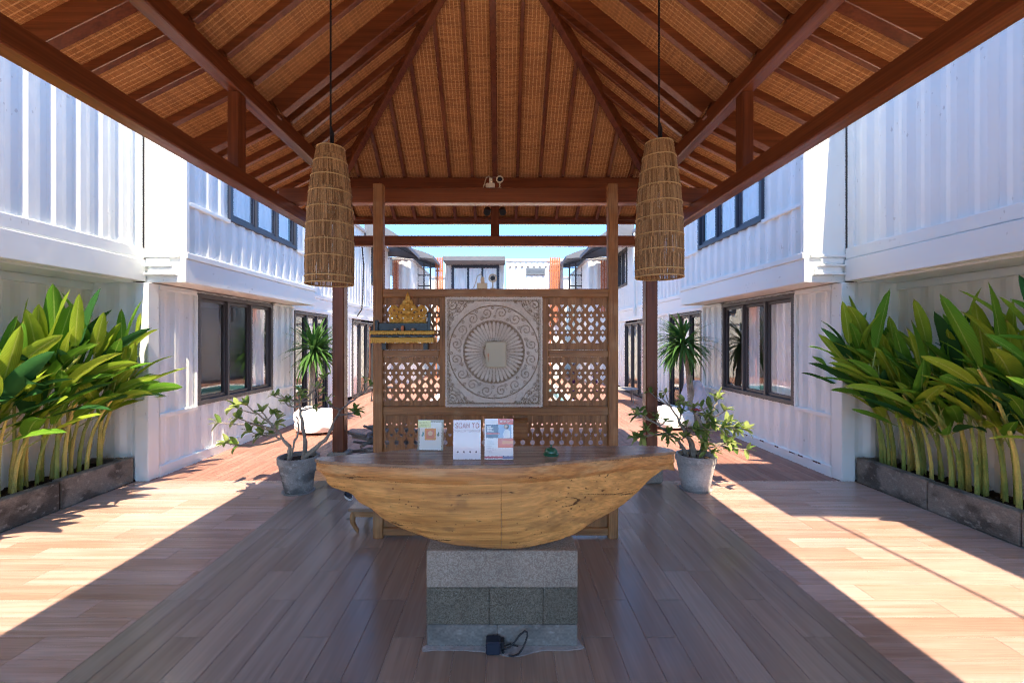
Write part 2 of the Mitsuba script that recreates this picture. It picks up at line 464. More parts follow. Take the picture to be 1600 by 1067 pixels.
pool = thing('swimming_pool', 'turquoise swimming pool with white edge in the courtyard beyond the screen', 'pool')
part(pool, 'basin', cat([box(-1.9, 2.1, 13.2, 18.4, -1.4, -1.3), box(-1.9, -1.8, 13.2, 18.4, -1.3, -.02), box(2.0, 2.1, 13.2, 18.4, -1.3, -.02), box(-1.8, 2.0, 13.2, 13.3, -1.3, -.02), box(-1.8, 2.0, 18.3, 18.4, -1.3, -.02)]), 'pool_tile')
part(pool, 'water', (np.array([[-1.8, 13.3, -.10], [2, 13.3, -.10], [2, 18.3, -.10], [-1.8, 18.3, -.10]], float), np.array([[0, 1, 2], [0, 2, 3]])), 'pool_water')
part(pool, 'coping', cat([box(-2.12, -1.85, 12.93, 18.6, -.02, .02, .006), box(2.05, 2.32, 12.93, 18.6, -.02, .02, .006), box(-1.85, 2.05, 12.93, 13.25, -.02, .018, .006), box(-1.85, 2.05, 18.35, 18.6, -.02, .018, .006)]), 'fabric_white')

# ---------------------------------------------------------------- containers
PITCH, CD = .278, .030
def corr(y0, y1, z0, z1, x, ph=0.0):
    """Corrugated sheet in the plane x, flutes recessed by CD away from the courtyard (+x)."""
    cuts = []
    k = math.floor((y0 - ph) / PITCH) - 1
    while k * PITCH + ph < y1 + PITCH:
        b = k * PITCH + ph
        cuts += [(b, 0), (b + .068, 0), (b + .143, CD), (b + .203, CD)]
        k += 1
    ys = np.array([c[0] for c in cuts]); os_ = np.array([c[1] for c in cuts])
    yy = np.unique(np.concatenate([[y0, y1], ys[(ys > y0) & (ys < y1)]]))
    oo = np.interp(yy, ys, os_)
    n = len(yy)
    V = np.vstack([np.stack([x + oo, yy, np.full(n, z0)], 1), np.stack([x + oo, yy, np.full(n, z1)], 1)])
    i = np.arange(n - 1)
    F = np.vstack([np.stack([i, i + n, i + n + 1], 1), np.stack([i, i + n + 1, i + 1], 1)])
    return V, F
def corr_end(x0, x1, z0, z1, y):
    v, f = corr(x0, x1, z0, z1, 0)
    return np.stack([v[:, 1], y + v[:, 0], v[:, 2]], 1), f[:, ::-1]
def curtain(x, y0, y1, z0, z1, amp=.03, n=14):
    m = max(24, int((y1 - y0) * 60))
    yy = np.linspace(y0, y1, m); xx = x + amp * np.sin(yy * n * 2.1) + .4 * amp * np.sin(yy * n * 4.7 + 1)
    V = np.vstack([np.stack([xx, yy, np.full(m, z0)], 1), np.stack([xx * 1.0, yy, np.full(m, z1)], 1)])
    i = np.arange(m - 1)
    return V, np.vstack([np.stack([i, i + m, i + m + 1], 1), np.stack([i, i + m + 1, i + 1], 1)])
def window(holder, s, x, y0, y1, z0, z1, n, frame_m, curtains, door=False, cm='curtain', fw=.075):
    """Framed glazing in the wall plane x: frame, mullions, sashes with panes, curtains behind."""
    w = part(holder, 'door' if door else 'window', mirror(cat([box(x - .022, x + .09, y0, y1, z1 - fw, z1, .006), box(x - .022, x + .09, y0, y1, z0, z0 + fw * (.5 if door else 1), .006),
             box(x - .0222, x + .09, y0, y0 + fw, z0, z1, .006), box(x - .0222, x + .09, y1 - fw, y1, z0, z1, .006)]), s), frame_m)
    step = (y1 - y0 - 2 * fw) / n
    for i in range(n):
        a, b = y0 + fw + i * step, y0 + fw + (i + 1) * step
        if i:
            part(w, 'mullion', mirror(box(x - .018, x + .085, a - .028, a + .028, z0 + .03, z1 - fw, .005), s), frame_m)
        q = .036
        lo = z0 + fw * (.5 if door else 1)
        part(w, 'sash', mirror(cat([box(x + .02, x + .062, a + .02, b - .02, z1 - fw - .055, z1 - fw - .002, .004), box(x + .02, x + .062, a + .02, b - .02, lo + .002, lo + .055, .004),
                                    box(x + .0203, x + .0617, a + .022, a + .022 + q, lo + .004, z1 - fw - .004, .004), box(x + .0203, x + .0617, b - .022 - q, b - .022, lo + .004, z1 - fw - .004, .004)]), s), frame_m)
        part(w, 'pane', mirror((np.array([[x + .042, a + .03, lo + .02], [x + .042, b - .03, lo + .02], [x + .042, b - .03, z1 - fw - .02], [x + .042, a + .03, z1 - fw - .02]], float), np.array([[0, 2, 1], [0, 3, 2]])), s), 'glass')
    for a, b in curtains:
        part(w, 'curtain', mirror(curtain(x + .12, a, b, z0 - .25 if not door else z0 + .03, z1 + .05), s), cm)
    return w

side_word = {1: 'right', -1: 'left'}
for s in (1, -1):
    W = side_word[s]
    m = lambda mesh: mirror(mesh, s)
    # upper container nearest to the viewer, over the planting bed
    A = thing('upper_container', f'long white corrugated container raised over the {W} planting bed', 'container')
    part(A, 'wall', m(corr(-6, 5.86, 3.10, 5.42, 4.71, .03)), 'white_paint')
    part(A, 'bottom_rail', m(box(4.68, 4.80, -6, 5.90, 2.955, 3.10, .006)), 'white_paint')
    part(A, 'floor_beam', m(box(4.665, 4.82, -6, 5.898, 2.66, 2.945, .006)), 'white_paint')
    part(A, 'corner_post', m(box(4.705, 4.80, 5.80, 5.90, 3.103, 5.42, .006)), 'white_paint')
    part(A, 'top_rail', m(box(4.68, 4.80, -6, 5.90, 5.42, 5.52, .006)), 'white_paint')
    part(A, 'roof', m(cat([box(4.54 if s > 0 else 4.69, 7.2, -6.2, 5.95, 5.522, 5.60, .01)])), 'roof_grey')
    part(A, 'body', m(cat([box(4.82, 7.15, -6, 5.88, 2.64, 2.80), box(7.05, 7.15, -6, 5.88, 2.8, 5.5), box(4.8, 7.15, -6.02, -5.95, 2.8, 5.5)])), 'white_paint')
    # recessed lower container behind the planting bed
    D = thing('lower_container', f'white corrugated container wall set back behind the {W} planting bed', 'container')
    part(D, 'wall', m(corr(-6, 5.93, .02, 2.655, 5.37, .11)), 'warm_bounce_white')
    part(D, 'top_rail', m(box(5.34, 5.45, -6, 5.88, 2.54, 2.635, .006)), 'white_paint')
    part(D, 'bottom_rail', m(box(5.33, 5.45, -6, 5.88, 0, .16, .006)), 'white_paint')
    # lower container with the ground floor window
    C = thing('lower_container', f'white ground floor container with dark three pane window on the {W}', 'container')
    wy0, wy1, wz0, wz1 = 6.84, 9.09, .86, 2.61
    x = 4.635
    part(C, 'end_wall', m(corr_end(4.785, 5.42, .02, 2.655, 5.885)), 'white_paint')
    part(C, 'corner_post', m(cat([box(4.61, 4.79, 5.87, 6.06, 0, 2.645, .008)])), 'white_paint')
    parts(C, 'wall', [m(q) for q in (corr(6.06, wy0, .14, 2.6, x), corr(wy0, wy1, .14, wz0, x), corr(wy1, 10.0, .14, 2.6, x), corr(wy0, wy1, wz1, 2.64, x),)], 'white_paint')
    part(C, 'bottom_rail', m(box(4.60, 4.70, 6.061, 10.0, -.01, .145, .006)), 'white_paint')
    if s > 0:
        for i, yy in enumerate((6.25, 6.62, 6.80, 7.2, 7.6, 8.1)):
            part(C, 'rust_slot', m(box(4.5975, 4.602, yy, yy + (.16, .10, .13, .09, .12, .1)[i], .122, .140)), 'rust')
    parts(C, 'sill_rail', [m(q) for q in (box(4.605, 4.68, 6.062, wy0 - .003, .80, .86, .006), box(4.605, 4.68, wy1 + .003, 9.93, .80, .86, .006),)], 'white_paint')
    parts(C, 'jamb_trim', [m(q) for q in (box(4.61, 4.68, wy0 - .035, wy0 - .002, .862, 2.58, .004), box(4.61, 4.68, wy1 + .002, wy1 + .035, .862, 2.58, .004), box(4.61, 4.70, 9.93, 9.995, .147, 2.60, .004),)], 'white_paint')
    parts(C, 'head_trim', [m(q) for q in (box(4.6, 4.68, 6.062, wy0 - .036, 2.565, 2.64, .005), box(4.6, 4.68, wy1 + .036, 10.0, 2.602, 2.64, .005),)], 'white_paint')
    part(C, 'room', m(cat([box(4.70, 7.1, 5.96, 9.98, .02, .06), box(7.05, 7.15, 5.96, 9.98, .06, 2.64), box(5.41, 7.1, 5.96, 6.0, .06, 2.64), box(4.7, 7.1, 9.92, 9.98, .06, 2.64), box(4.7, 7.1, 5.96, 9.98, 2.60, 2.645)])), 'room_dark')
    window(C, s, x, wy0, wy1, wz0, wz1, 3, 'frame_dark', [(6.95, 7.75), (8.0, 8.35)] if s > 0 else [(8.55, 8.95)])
    # upper container jutting out over it
    B = thing('upper_container', f'white upper floor container jutting out over the {W} ground floor window', 'container')
    wy0, wy1, wz0, wz1 = 6.88, 9.13, 3.73, 5.15
    x = 4.155
    part(B, 'end_wall', m(box(4.15, 4.70, 5.92, 5.97, 3.022, 5.42, .004)), 'white_paint')
    part(B, 'fascia', m(box(4.135, 4.20, 5.905, 10.0, 2.652, 2.965, .005)), 'white_paint')
    part(B, 'bottom_rail', m(box(4.118, 4.20, 5.907, 10.0, 2.968, 3.05, .006)), 'white_paint')
    part(B, 'bracket', m(cat([box(4.201, 4.70, 5.93, 6.0, 2.655, 3.02), box(4.30, 4.70, 5.86, 5.93, 2.86, 2.885, .003), box(4.26, 4.70, 5.865, 5.93, 2.745, 2.77, .003), box(4.275, 4.62, 5.89, 5.93, 2.772, 2.858, .003),
                              box(4.36, 4.66, 5.90, 5.93, 2.905, 2.965, .003), box(4.22, 4.70, 5.885, 5.93, 2.985, 3.02, .003)])), 'white_paint')
    parts(B, 'wall', [m(q) for q in (corr(5.97, wy0, 3.05, 5.42, x), corr(wy0, wy1, 3.05, wz0, x), corr(wy1, 10.0, 3.05, 5.42, x), corr(wy0, wy1, wz1, 5.42, x),)], 'white_paint')
    parts(B, 'sill_rail', [m(q) for q in (box(4.128, 4.20, 5.972, wy0 - .003, 3.69, 3.745, .005), box(4.128, 4.20, wy1 + .003, 10.0, 3.69, 3.745, .005),)], 'white_paint')
    part(B, 'corner_post', m(box(4.13, 4.20, 5.9065, 5.972, 3.051, 5.42, .005)), 'white_paint')
    part(B, 'soffit', m(box(4.202, 4.72, 5.99, 9.99, 2.655, 2.70)), 'cream_paint')
    part(B, 'roof', m(box(4.00 if s > 0 else 4.11, 7.2, 5.96, 10.05, 5.422, 5.56, .01)), 'roof_grey')
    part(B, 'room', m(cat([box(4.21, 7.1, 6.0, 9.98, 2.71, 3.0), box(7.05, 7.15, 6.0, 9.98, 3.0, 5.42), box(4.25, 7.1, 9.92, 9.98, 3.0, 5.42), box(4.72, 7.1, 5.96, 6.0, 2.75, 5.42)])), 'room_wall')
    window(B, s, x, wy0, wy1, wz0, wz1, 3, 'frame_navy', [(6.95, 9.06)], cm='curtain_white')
    # far lower container with sliding doors
    E = thing('lower_container', f'white ground floor container with tall sliding doors further along the {W} side', 'container')
    x = 4.655
    parts(E, 'wall', [m(q) for q in (corr(12.05, 14.0, .10, 2.60, x), corr(16.35, 19.0, .10, 2.60, x),)], 'white_paint')
    part(E, 'head_rail', m(box(4.63, 4.74, 10.002, 19.0, 2.56, 2.65, .006)), 'white_paint')
    part(E, 'corner_post', m(box(4.62, 4.76, 12.0, 12.06, 0, 2.56, .006)), 'white_paint')
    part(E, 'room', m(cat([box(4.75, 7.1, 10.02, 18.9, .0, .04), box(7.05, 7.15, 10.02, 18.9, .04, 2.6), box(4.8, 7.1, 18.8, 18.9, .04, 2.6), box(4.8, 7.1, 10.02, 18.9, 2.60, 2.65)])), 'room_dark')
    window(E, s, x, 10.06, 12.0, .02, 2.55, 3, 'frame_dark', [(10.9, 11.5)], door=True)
    window(E, s, x, 14.0, 16.35, .02, 2.50, 3, 'frame_dark', [(14.3, 15.2)], door=True)
    Fk = thing('upper_container', f'white corrugated upper container over the {W} sliding doors', 'container')
    x = 4.70
    part(Fk, 'fascia', m(box(4.66, 4.74, 10.003, 19.0, 2.652, 2.94, .005)), 'white_paint')
    part(Fk, 'bottom_rail', m(box(4.645, 4.74, 10.003, 19.0, 2.945, 3.05, .005)), 'white_paint')
    parts(Fk, 'wall', [m(q) for q in (corr(10.0, 16.3, 3.05, 5.6, x), corr(17.5, 19.0, 3.05, 5.6, x), corr(16.3, 17.5, 5.3, 5.6, x), corr(16.3, 17.5, 3.05, 3.9, x),)], 'white_paint')
    part(Fk, 'body', m(cat([box(4.75, 7.1, 10.06, 19, 2.66, 3.0), box(7.0, 7.1, 10.06, 19, 3.0, 5.6), box(4.75, 7.1, 18.9, 19, 3.0, 5.6), box(4.75, 7.1, 10.06, 10.10, 3.0, 5.6)])), 'white_paint')
    part(Fk, 'roof', m(box(4.64, 7.2, 10.06, 19.05, 5.60, 5.70, .01)), 'roof_grey')
    window(Fk, s, x, 16.3, 17.5, 3.9, 5.3, 2, 'frame_dark', [(16.4, 16.9)])
    # far container whose sunlit end faces the viewer
    G = thing('upper_container', f'white container end in full sun under the far {W} awnings', 'container')
    part(G, 'end_wall', m(corr_end(3.85, 4.6, 2.7, 5.35, 19.1)), 'white_paint')
    part(G, 'side_wall', m(corr(19.1, 24, 2.7, 5.35, 3.85)), 'white_paint')
    part(G, 'slat_screen', m(cat([box(4.36 + i * .07, 4.40 + i * .07, 18.98, 19.05, 3.0, 5.3) for i in range(4)])), 'terracotta', stuff=True)
    part(G, 'roof', m(box(3.8, 7, 19.06, 24, 5.35, 5.45)), 'roof_grey')
    part(G, 'base', m(box(3.9, 7, 19.15, 24, 0, 2.7)), 'white_paint')
    # awnings
    def awning(y0, y1, xw, zw, xo, zo, label):
        k = thing('awning', label, 'awning')
        n = 9
        prof = [(xw + (xo - xw) * t, zw + (zo - zw) * t ** 1.7) for t in np.linspace(0, 1, n)]
        V = np.vstack([[(px_, y0, pz), (px_, y1, pz)] for px_, pz in prof] + [[(px_, y0, pz - .03), (px_, y1, pz - .03)] for px_, pz in prof])
        F = []
        for i in range(n - 1):
            a = 2 * i; b = a + 2 * n
            F += [[a, a + 1, a + 3], [a, a + 3, a + 2], [b, b + 3, b + 1], [b, b + 2, b + 3], [a, a + 2, b + 2], [a, b + 2, b], [a + 1, b + 3, a + 3], [a + 1, b + 1, b + 3]]
        part(k, 'canopy', m((V, np.array(F))), 'awning_grey')
        for yy in (y0 - .004, y1):
            pts_ = [(abs(px_ - xw), pz) for px_, pz in prof] + [(abs(xo - xw), zo - .13), (0, zo - .02)]
            sv, sf = prism(Polygon(pts_), .004)
            sv = np.stack([xw - sv[:, 0], yy + sv[:, 2], sv[:, 1]], 1)
            part(k, 'side_panel', m((sv, sf)), 'awning_grey')
        part(k, 'valance', m(box(xo - .03, xo, y0, y1, zo - .14, zo - .002, .004)), 'awning_grey')
        for yy in (y0 + .04, y1 - .04):
            part(k, 'arm', m(bar((xw, yy, zo - .12), (xo + .02, yy, zo - .11), .03, .03)), 'frame_dark')
            part(k, 'rib', m(bar((xw, yy, zw - .05), (xo + .02, yy, zo - .09), .03, .03)), 'frame_dark')
    awning(15.4, 18.6, 4.70, 6.02, 3.40, 5.42, f'dark grey awning over the far upper window on the {W} wall')
    awning(19.4, 22.0, 4.3, 5.95, 2.95, 5.58, f'farthest grey awning on the {W}, over the black stair railing')
    St = thing('stair_railing', f'black steel stair railing under the far {W} awning', 'railing')
    for i, xx in enumerate((3.25, 3.55, 3.85)):
        part(St, 'post', m(box(xx, xx + .06, 20.8, 20.86, 2.7, 5.5)), 'frame_dark')
    for i, zz in enumerate((3.9, 4.4, 4.9)):
        part(St, 'rail', m(box(3.25, 4.2, 20.81, 20.85, zz, zz + .05)), 'frame_dark')

# shade and pole on the right roof, outside the frame, that throw the block and the line of shadow
aw = thing('awning', 'grey awning over the right wall near the viewer', 'awning')
part(aw, 'canopy', box(3.52, 4.70, .87, 2.88, 5.60, 5.64, .01), 'awning_grey')
part(aw, 'arm', bar((4.7, .95, 5.45), (3.56, .95, 5.58), .04, .04), 'frame_dark')
part(aw, 'arm', bar((4.7, 2.8, 5.45), (3.56, 2.8, 5.58), .04, .04), 'frame_dark')
po = thing('cable', 'dark cable strung along the right roof edge from the awning', 'cable')
part(po, 'line', tube([(3.82, .95, 5.57), (3.93, -.3, 5.5), (4.12, -2.5, 5.45)], .020, 6), 'black_plastic')
part(po, 'bracket', box(4.08, 4.6, -2.54, -2.48, 5.42, 5.46), 'frame_dark')

# far building across the courtyard
FB = thing('far_container', 'white upper container across the courtyard with dark window under a flat grey awning', 'container')
part(FB, 'wall', cat([corr_end(-2.75, -2.42, 2.7, 5.75, 22.1), corr_end(-.05, .2, 2.7, 5.75, 22.1), corr_end(-2.42, -.05, 5.6, 5.75, 22.1), corr_end(-2.42, -.05, 2.7, 3.2, 22.1)]), 'white_paint')
part(FB, 'canopy', box(-2.7, .25, 20.9, 22.2, 5.62, 5.84, .02), 'awning_grey')
fw = part(FB, 'window', cat([box(-2.42, -.05, 22.02, 22.12, 5.47, 5.6), box(-2.42, -.05, 22.02, 22.12, 3.2, 3.3), box(-2.42, -2.3, 22.021, 22.12, 3.3, 5.47), box(-.17, -.05, 22.021, 22.12, 3.3, 5.47)]), 'frame_navy')
for i in range(3):
    a = -2.3 + i * .71
    if i: part(fw, 'mullion', box(a - .05, a + .05, 22.03, 22.11, 3.3, 5.47), 'frame_navy')
    part(fw, 'pane', (np.array([[a, 22.07, 3.3], [a + .71, 22.07, 3.3], [a + .71, 22.07, 5.47], [a, 22.07, 5.47]], float), np.array([[0, 1, 2], [0, 2, 3]])), 'glass')
cv, cf = curtain(0, -2.35, -.1, 3.2, 5.55)
part(fw, 'curtain', (np.stack([cv[:, 1], 22.3 + cv[:, 0], cv[:, 2]], 1), cf), 'curtain_white')
part(FB, 'body', cat([box(-2.7, .2, 22.6, 27, 2.7, 5.7), box(-2.7, .2, 22.2, 27, 0, 2.68)]), 'white_paint')
FC = thing('far_container', 'white container end across the courtyard with grey vent grille near its top', 'container')
part(FC, 'wall', corr_end(.3, 3.1, 2.7, 5.72, 21.6), 'white_paint')
part(FC, 'top_rail', box(.28, 3.12, 21.55, 21.68, 5.72, 5.84, .01), 'cream_paint')
for i in range(9):
    part(FC, 'scallop', box(.45 + i * .29, .55 + i * .29, 21.56, 21.62, 5.42, 5.46), 'frame_dark')
gr = part(FC, 'vent_grille', box(1.28, 2.2, 21.54, 21.64, 5.05, 5.40, .01), 'grille_grey')
for i in range(5):
    part(gr, 'slat', box(1.32, 2.16, 21.525, 21.55, 5.08 + i * .06, 5.11 + i * .06), 'grille_grey')
part(FC, 'body', cat([box(.32, 3.1, 21.7, 27, 2.7, 5.72), box(.32, 3.1, 21.7, 27, 0, 2.68)]), 'white_paint')
for s, xa, xb in ((-1, -3.12, -2.74), (1, 2.42, 2.94)):
    sl = thing('slat_screen', f'terracotta slatted screen beside the far {side_word[s]} awning', 'screen')
    n = 5
    for i in range(n):
        a = xa + (xb - xa) * i / n
        part(sl, 'slat', box(a, a + (xb - xa) / n * .72, 21.35, 21.42, 2.7, 5.86, .006), 'terracotta')
    part(sl, 'rail', cat([box(xa - .02, xb, 21.425, 21.47, 5.2, 5.28), box(xa - .02, xb, 21.425, 21.47, 2.9, 2.98)]), 'terracotta')
    part(sl, 'post', box(xa, xa + .06, 21.43, 21.48, 0, 2.9), 'terracotta')
for s, xa in ((-1, -4.4), (1, 3.2)):
    bk = thing('far_container', f'white container far behind the {side_word[s]} stair railing', 'container')
    part(bk, 'wall', corr_end(xa, xa + 1.4, 0, 5.3, 24.5), 'white_paint')
    part(bk, 'roof', box(xa, xa + 1.4, 24.45, 27, 5.3, 5.4), 'roof_grey')

# service lines on the side walls
cb = thing('cable', 'black cable hanging down the far upper wall on the left', 'cable')
part(cb, 'line', tube([(-4.62, 14.9, 5.0), (-4.60, 15.0, 4.4), (-4.60, 14.9, 3.4), (-4.60, 14.8, 2.9), (-4.58, 14.3, 2.66)], .022, 6), 'black_plastic')
dp = thing('drain_pipe', 'white drain pipe down the far upper wall on the right', 'pipe')
part(dp, 'pipe', tube([(4.60, 15.0, 5.5), (4.60, 15.0, 2.7)], .045, 10), 'white_paint', 40)
part(dp, 'clip', box(4.55, 4.68, 14.94, 15.06, 4.0, 4.05), 'white_paint')

# ---------------------------------------------------------------- planting beds
for s in (1, -1):
    W = side_word[s]
    pl = thing('planter', f'long low planter of dark stone blocks along the {W} wall', 'planter')
    y, i = 5.86, 0
    while y > -2:
        L = (.98, .88, 1.06, .95)[i % 4]; i += 1
        v, f = box(4.79, 4.90, y - L + .008, y, 0, .325 + .006 * math.sin(i * 2.3), .012)
        part(pl, 'block', mirror((v, f), s), 'planter_stone')
        y -= L
    part(pl, 'end_block', mirror(box(4.90, 5.33, 5.80, 5.86, 0, .32, .01), s), 'planter_stone')
    yy, xx = np.meshgrid(np.linspace(-2, 5.8, 160), np.linspace(4.9, 5.36, 12), indexing='ij')
    zz = .25 + .05 * (meshkit.fbm(np.stack([xx * 9, yy * 9, xx * 0], -1), 3, 3) - .4)
    part(pl, 'soil', mirror((np.stack([xx, yy, zz], -1).reshape(-1, 3), grid(160, 12)), s), 'soil', True)
    ch = []
    for _ in range(220):
        p = np.array([rng.uniform(4.92, 5.3), rng.uniform(2.6, 5.75), .27])
        v, f = trimesh.creation.icosphere(0).vertices, trimesh.creation.icosphere(0).faces
        ch.append((p + np.array(v) * rng.uniform(.008, .03, 3), np.array(f)))
    part(pl, 'clod', mirror(cat(ch), s), 'soil', stuff=True)

def leaf(p, d, L, Wd, droop, fold=.28, twist=0.0, nv=10, tip=1.0, wave=0.0):
    """A paddle leaf: nv rows of five vertices. Returns mesh and uv."""
    d = np.asarray(d, float) / np.linalg.norm(d)
    hz = np.array([d[0], d[1], 0.0]); hz = hz / (np.linalg.norm(hz) + 1e-9)
    el = math.asin(np.clip(d[2], -1, 1))
    q = np.array(p, float); V, UV = [], []
    for i in range(nv):
        t = i / (nv - 1)
        e = el - droop * t ** 1.4
        dd = hz * math.cos(e) + np.array([0, 0, math.sin(e)])
        if i: q = q + dd * L / (nv - 1)
        side = np.cross(dd, [0, 0, 1]); side /= np.linalg.norm(side) + 1e-9
        up = np.cross(side, dd)
        a = twist * t + twist * .5
        sd = side * math.cos(a) + up * math.sin(a); uu = np.cross(sd, dd)
        w = Wd * .5 * (math.sin(math.pi * min(1, (.04 + .96 * t)) ** .78) ** .62 if t < 1 else 0) * (1 if t < .98 else .1)
        for k, c in enumerate((-1, -.5, 0, .5, 1)):
            lift = fold * abs(c) * w - .10 * w * (abs(c) == .5) + wave * w * math.sin(t * 17 + c * 2 + q[0] * 30) * abs(c)
            V.append(q + sd * c * w + uu * lift); UV.append((.5 + c * .5, t))
    return (np.array(V), grid(nv, 5)), np.array(UV)

def heliconia(label, s, stems, seed, tall=1.0):
    r = np.random.default_rng(seed)
    k = thing('heliconia_plant', label, 'plant', 'tall leafy plants in the planting beds')
    for (bx, by, hh) in stems:
        lean = np.array([-s * r.uniform(.04, .46), r.uniform(-.15, .15), 1.0])
        H = hh * tall
        pts = [np.array([bx, by, .24]) + lean * np.array([t ** 1.5, t, 1]) * H * t for t in np.linspace(0, 1, 6)]
        pts = np.array(pts)
        part(k, 'stem', tube(pts, np.linspace(.021, .010, 6) * r.uniform(.85, 1.25), 7), 'stem_yellow' if r.random() < .45 else 'stem_green', 50)
        n = r.integers(5, 8)
        for j in range(n):
            t = (.50 + .50 * (j + .5) / n)
            p = np.array([np.interp(t, np.linspace(0, 1, 6), pts[:, c]) for c in range(3)])
            az = r.uniform(-math.pi, math.pi)
            if r.random() < .72: az = (math.pi if s > 0 else 0) + r.normal(0, .75)
            el = math.radians(r.uniform(20, 64) + 26 * (t - .5) * 1.6)
            if j == n - 1: el = math.radians(r.uniform(70, 84))
            d = np.array([math.cos(az) * math.cos(el), math.sin(az) * math.cos(el), math.sin(el)])
            pl_ = r.uniform(.10, .34)
            e = p + d * pl_
            if s * e[0] > 5.27: d[0] = -abs(d[0]) * s; e = p + d * pl_
            L = r.uniform(.44, .80)
            if s * (e[0] + d[0] * L) > 5.33:
                d[0] *= .15; d /= np.linalg.norm(d)
            if e[2] + d[2] * L > 2.52: L *= .75
            part(k, 'petiole', tube([p, p + d * pl_ * .5 + [0, 0, .01], e], (.007, .006, .005), 5), 'stem_green', 50)
            me, uv = leaf(e - d * .01, d, L, L * r.uniform(.185, .26), r.uniform(.1, .7) if j < n - 1 else r.uniform(0, .25), r.uniform(.15, .5), r.normal(0, .45), wave=.06)
            q = r.random()
            part(k, 'leaf', me, 'leaf_lime' if q < .40 else ('leaf_green' if q < .82 else 'leaf_deep'), True, uv)
def stems(s, y0, y1, n, seed):
    r = np.random.default_rng(seed)
    return [(s * r.uniform(4.97, 5.24), y, r.uniform(.75, 1.45)) for y in np.linspace(y0, y1, n) + r.uniform(-.05, .05, n)]
heliconia('leafy plant with yellow stems at the far end of the left planter', -1, stems(-1, 5.0, 5.65, 11, 21), 31)
heliconia('broad leaved plant in the middle of the left planter, nearer the picture edge', -1, stems(-1, 4.25, 4.9, 11, 22), 32, 1.1)
heliconia('leafy plant cut off by the left picture edge', -1, stems(-1, 3.45, 4.1, 9, 23), 33)
heliconia('dense green plant at the far end of the right planter beside the corner post', 1, stems(1, 5.15, 5.72, 14, 24), 34, 1.08)
heliconia('leafy plant with many bare stems in the middle of the right planter', 1, stems(1, 4.4, 5.05, 13, 25), 35, 1.1)
heliconia('tall broad leaved plant cut off by the right picture edge', 1, stems(1, 3.45, 4.25, 12, 26), 36, 1.15)

# ---------------------------------------------------------------- pavilion
HX, PY0, PY1 = 2.07, -1.0, 5.9
R0, R1, ZR = PY0 + HX, PY1 - HX, 5.78
EO = .777
ZP = ZR - .8 * HX
def zroof(sd):
    return ZR - .8 * sd if sd < HX else ZP - .5 * (sd - HX)
pav = thing('pavilion', 'open timber pavilion with red brown posts and a woven mat hip roof', 'pavilion')
for sx in (-1, 1):
    for yy in (PY0, PY1):
        base = part(pav, 'post_base', trimesh.util.concatenate([trimesh.Trimesh(*box(sx * HX - .13, sx * HX + .13, yy - .13, yy + .13, 0, .40, .02), process=False)]), 'stone_light', label='pale stone block under a post')
        part(pav, 'post', box(sx * HX - .078, sx * HX + .078, yy - .078, yy + .078, .40, 3.88, .012), 'teak_z')
    part(pav, 'ring_beam', box(sx * HX - .055, sx * HX + .055, PY0 - .12, PY1 + .12, 3.13, 3.26, .008), 'teak_y')
    part(pav, 'wall_plate', box(sx * HX - .055, sx * HX + .055, PY0 - .06, PY1 + .06, 3.88, 4.03, .008), 'teak_y')
    for yy in (1.3, 3.6):
        part(pav, 'stub_post', box(sx * HX - .045, sx * HX + .045, yy - .055, yy + .055, 3.262, 3.878, .006), 'teak_z')
for yy in (PY0, PY1):
    part(pav, 'ring_beam', box(-HX + .079, HX - .079, yy - .055, yy + .055, 3.13, 3.26, .008), 'teak_x')
    part(pav, 'wall_plate', box(-HX + .056, HX - .056, yy - .054, yy + .054, 3.882, 4.03, .008), 'teak_x')
    part(pav, 'stub_post', box(-.055, .055, yy - .05, yy + .05, 3.262, 3.88, .006), 'teak_z')
part(pav, 'tie_beam', box(-2.17, 2.17, 4.45, 4.56, 3.262, 3.415, .008), 'teak_x')
part(pav, 'tie_beam', box(-2.17, 2.17, .3, .41, 3.262, 3.415, .008), 'teak_x')
part(pav, 'ridge_beam', box(-.06, .06, R0, R1, ZR - .22, ZR - .08, .008), 'teak_y')
for sx in (-1, 1):
    for ap, cy, sy in ((R1, PY1, 1), (R0, PY0, -1)):
        a = np.array([0, ap, ZR - .10]); b = np.array([sx * HX, cy, ZP - .10]); c = np.array([sx * (HX + EO), cy + sy * EO, ZP - .5 * EO - .09])
        part(pav, 'hip_rafter', cat([bar(a, b, .075, .15, .006), bar(b, c, .0749, .12, .006)]), 'teak_x' if False else 'teak_y')
def rafter(top, plate, eave, w, h, m_):
    ms = []
    if top is not None: ms.append(bar(top, plate, w, h, .004, h / 2))
    ms.append(bar(plate if top is not None or True else plate, eave, w * .998, h, .004, h / 2))
    part(pav, 'rafter', cat(ms), m_)
ys = [1.25, 1.62, 1.98, 2.33, 2.68, 3.05, 3.42, 3.79, 4.17, 4.46, 4.75, 5.04, 5.33, 5.61, 5.84]
big = {1.25, 2.68, 4.17}
def hip_s(y):
    return max(0.0, y - R1, R0 - y)
for sx in (-1, 1):
    for y in ys + [6.12, 6.38]:
        st = hip_s(y) + .03
        if st < HX - .1:
            tp = (sx * st, y, zroof(st)); pt = (sx * HX, y, ZP)
        else:
            tp = None; pt = (sx * max(st, HX), y, zroof(max(st, HX)))
        ev = (sx * (HX + EO - .02), y, zroof(HX + EO - .02))
        b = y in big
        rafter(tp, pt, ev, .085 if b else .05, .165 if b else .074, 'teak_x')
xs = [i * .302 for i in range(-9, 10)]
